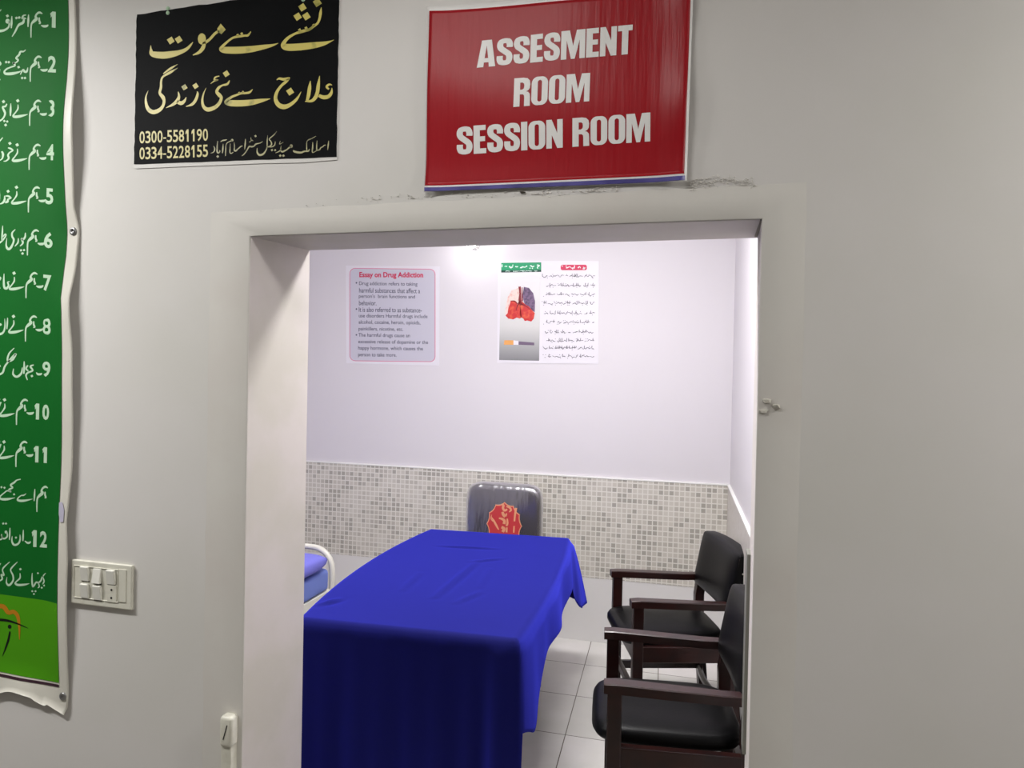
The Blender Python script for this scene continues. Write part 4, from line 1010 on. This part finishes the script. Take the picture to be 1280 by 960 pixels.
lp = thing('lung_poster', (-.94, YW, 1.98), 'white poster with picture of red lungs over a cigarette and handwritten lines', 'poster')
sheet_mesh('paper_sheet', ((622.5, 325.5), (748.5, 326.5), (748, 455), (621.5, 453.5)), SE, .0022, .002, 'poster_white', lp, 2, False)
sheet_mesh('picture_panel', ((626.5, 329), (676, 329), (674, 451), (624, 450)), SE, .0028, .0006, 'picture', lp, 2, False)
K = lambda: Ink(600, 310, 6)
K().poly((160, 112), (460, 108), (460, 165), (160, 168)).build('green_heading', 'emerald', lp, SE, .0034)
K().poly((160, 168), (460, 165), (460, 180), (160, 185)).build('dark_strip', 'deep_green', lp, SE, .0034)
rnd = random.Random(21)
def scrawl(k, x0, x1, y, amp, wd, step):
    x = x1; pts = []
    while x > x0:
        pts.append((x, y+rnd.uniform(-amp, amp)*.8, wd*rnd.uniform(.5, 1.3))); x -= step*rnd.uniform(.5, 1.4)
        if rnd.random() < .17 and len(pts) > 2: k.stroke(*pts); pts = []; x -= step*.6
        if rnd.random() < .22: k.dot(x, y+rnd.choice((-1, 1))*amp*1.3, wd*.7)
        if rnd.random() < .16: k.stroke((x, y-amp*2, wd*.6), (x-2, y-amp*.8, wd), (x-1, y+amp*.4, wd*.7))
    if len(pts) > 1: k.stroke(*pts)
k = K(); scrawl(k, 180, 408, 141, 9, 8, 13); k.stroke((428, 128, 8), (446, 132, 9), (432, 144, 8), (436, 156, 6)); k.build('lettering', 'mint', lp, SE, .0038)
k = K(); scrawl(k, 190, 430, 174, 3, 4, 10); k.build('lettering', 'mint', lp, SE, .0038)
k = K(); k.poly((292, 300), (240, 318), (208, 370), (196, 440), (190, 500), (250, 480), (292, 430)); k.build('pale_lobe', 'lung_pale', lp, SE, .0032)
k = K(); k.poly((330, 292), (368, 300), (400, 340), (414, 400), (412, 480), (380, 470), (335, 420), (318, 360)); k.build('violet_lobe', 'lung_grey', lp, SE, .0032)
k = K(); k.poly((232, 398), (262, 402), (280, 424), (300, 410), (312, 520), (300, 530), (276, 522), (250, 536), (214, 530), (192, 506), (208, 490), (214, 450))
k.poly((318, 400), (340, 424), (368, 440), (394, 470), (412, 488), (404, 530), (386, 552), (356, 544), (336, 548), (326, 530), (304, 516), (300, 430)); k.build('red_lobes', 'lung_red', lp, SE, .0036)
k = K(); k.stroke((298, 290, 18), (302, 340, 14), (300, 390, 20), (310, 430, 22)).stroke((318, 296, 6), (316, 350, 8), (318, 400, 12)).stroke((300, 400, 14), (280, 440, 9), (272, 470, 5)).stroke((312, 420, 12), (350, 440, 8), (378, 462, 4)).stroke((230, 398, 5), (262, 400, 9), (282, 420, 8)); k.build('veins', 'lung_vein', lp, SE, .0040)
K().poly((184, 692), (252, 692), (252, 726), (180, 726)).build('cigarette_filter', 'cig_tan', lp, SE, .0034)
K().poly((290, 700), (408, 710), (408, 730), (290, 726)).build('cigarette_ash', 'cig_grey', lp, SE, .0034)
K().poly((252, 692), (290, 698), (290, 726), (252, 726)).build('cigarette_paper', 'poster_white', lp, SE, .0034)
K().poly(*rrect(606, 126, 802, 167, 14)).build('red_heading', 'poster_red', lp, SE, .0034)
k = K(); scrawl(k, 622, 790, 146, 8, 8, 13); k.build('lettering', 'poster_white', lp, SE, .0038)
k = K()
for y, x0, x1 in ((212, 462, 862), (282, 490, 862), (350, 488, 862), (415, 476, 860), (490, 474, 860), (558, 472, 856), (632, 482, 850), (695, 496, 856), (752, 474, 856), (814, 482, 856)): scrawl(k, x0, x1, y, 10, 5, 9)
k.build('lettering', 'urdu_ink', lp, SE, .0030)

# ---------------------------------------------------------------- switch plate
sw = thing('switch_plate', (-1.756, YF, .935), 'white switch plate with five rockers and one socket beside the green banner', 'switch')
a = atY(92.5, 698, YF); c = atY(167.5, 762, YF); PX0, PX1, PZ0, PZ1 = a.x, c.x, c.z, a.z
bm = bmesh.new(); box(bm, PX0, PX1, YF-.011, YF, PZ0, PZ1, .004, 3); from_bm('plate', bm, 'white_plastic', sw)
W_ = lambda X, Y_: atY(80+X/9.6, 680+Y_/9.6, YF)
def rim(x0, y0, x1, y1, t, d, name):
    p = W_(x0, y0); q = W_(x1, y1); bm = bmesh.new()
    for bx in ((p.x, q.x, p.z-t, p.z), (p.x, q.x, q.z, q.z+t), (p.x, p.x+t, q.z, p.z), (q.x-t, q.x, q.z, p.z)):
        box(bm, bx[0], bx[1], YF-.011-d, YF-.010, bx[2], bx[3], .0006, 1)
    return from_bm(name, bm, 'white_plastic', sw)
rim(158, 240, 690, 690, .002, .0022, 'inner_frame')
for X, Y_, tilt in ((297, 340, 1), (440, 372, -1), (608, 384, 1), (295, 545, 1), (446, 568, 1)):
    p = W_(X, Y_); hw, hh = .0145, .0225
    bm = bmesh.new(); box(bm, -hw, hw, -.006, .004, -hh, hh, .002, 2, Matrix.Translation((p.x, YF-.0125, p.z)) @ Matrix.Rotation(R(9*tilt), 4, 'X')); rk = from_bm('rocker', bm, 'rocker', sw)
    bm = bmesh.new(); box(bm, p.x-hw, p.x+hw, YF-.0125, YF-.010, p.z-hh-.003, p.z-hh+.001); from_bm('rocker_gap', bm, 'slot', rk)
p = W_(612, 585); bm = bmesh.new(); box(bm, p.x-.0175, p.x+.0175, YF-.0135, YF-.009, p.z-.026, p.z+.027, .0015); so = from_bm('socket', bm, 'white_plastic', sw)
for X, Y_ in ((612, 536), (610, 632)):
    p = W_(X, Y_); bm = bmesh.new(); lathe(bm, [(.0035, 0), (.0035, .0006)], (p.x, YF-.0135, p.z), 'Y', 12); from_bm('pin_hole', bm, 'slot', so)
p = W_(740, 480); bm = bmesh.new(); box(bm, p.x-.013, p.x+.013, YF-.0135, YF-.009, p.z-.052, p.z+.048, .0015); from_bm('blank_module', bm, 'white_plastic', sw)

# ---------------------------------------------------------------- plastic cable trunking at the foot of the door's left side
ct = thing('cable_trunking', (-1.30, YF, 0), 'white plastic cable trunking with a rounded slit cap, low beside the left jamb', 'cable trunking')
a = atY(280, 922, YF); c = atY(299, 894, YF); XC = (a.x+c.x)/2+.004; HW = .021
bm = bmesh.new(); box(bm, XC-HW+.004, XC+HW-.004, YF-.030, YF, 0, .56, .003, 2); from_bm('trunk', bm, 'white_plastic', ct)
bm = bmesh.new(); box(bm, XC-HW, XC+HW+.001, YF-.036, YF, a.z-.01, c.z+.008, .012, 4); cp = from_bm('end_cap', bm, 'white_plastic', ct, True)
bm = bmesh.new(); box(bm, -.0012, .0012, -.0008, .001, -.022, .022, 0, 1, Matrix.Translation((XC+.001, YF-.0362, (a.z+c.z)/2)) @ Matrix.Rotation(R(16), 4, 'Y')); from_bm('slit', bm, 'slot', cp)

# ---------------------------------------------------------------- three lumps of plaster beside the right jamb
def lump(x, y, r, seed, label):
    p = atY(x, y, YF); bm = bmesh.new(); rnd = random.Random(seed); bmesh.ops.create_icosphere(bm, subdivisions=1, radius=1)
    for v in bm.verts:
        j = rnd.uniform(.65, 1.3); v.co = Vector((p.x+v.co.x*r*j*1.15, YF-.004+v.co.y*r*.8*j, p.z+v.co.z*r*j*.8))
    tag(from_bm('plaster_lump', bm, 'crumb'), label, 'plaster', 'plaster lumps beside the right jamb')
lump(957.5, 501.5, .0095, 1, 'topmost of the three small plaster lumps beside the right jamb')
lump(969, 508, .0098, 2, 'rightmost of the three small plaster lumps beside the right jamb')
lump(953.5, 514.5, .0088, 3, 'lowest small plaster lump, right at the corner of the right jamb')
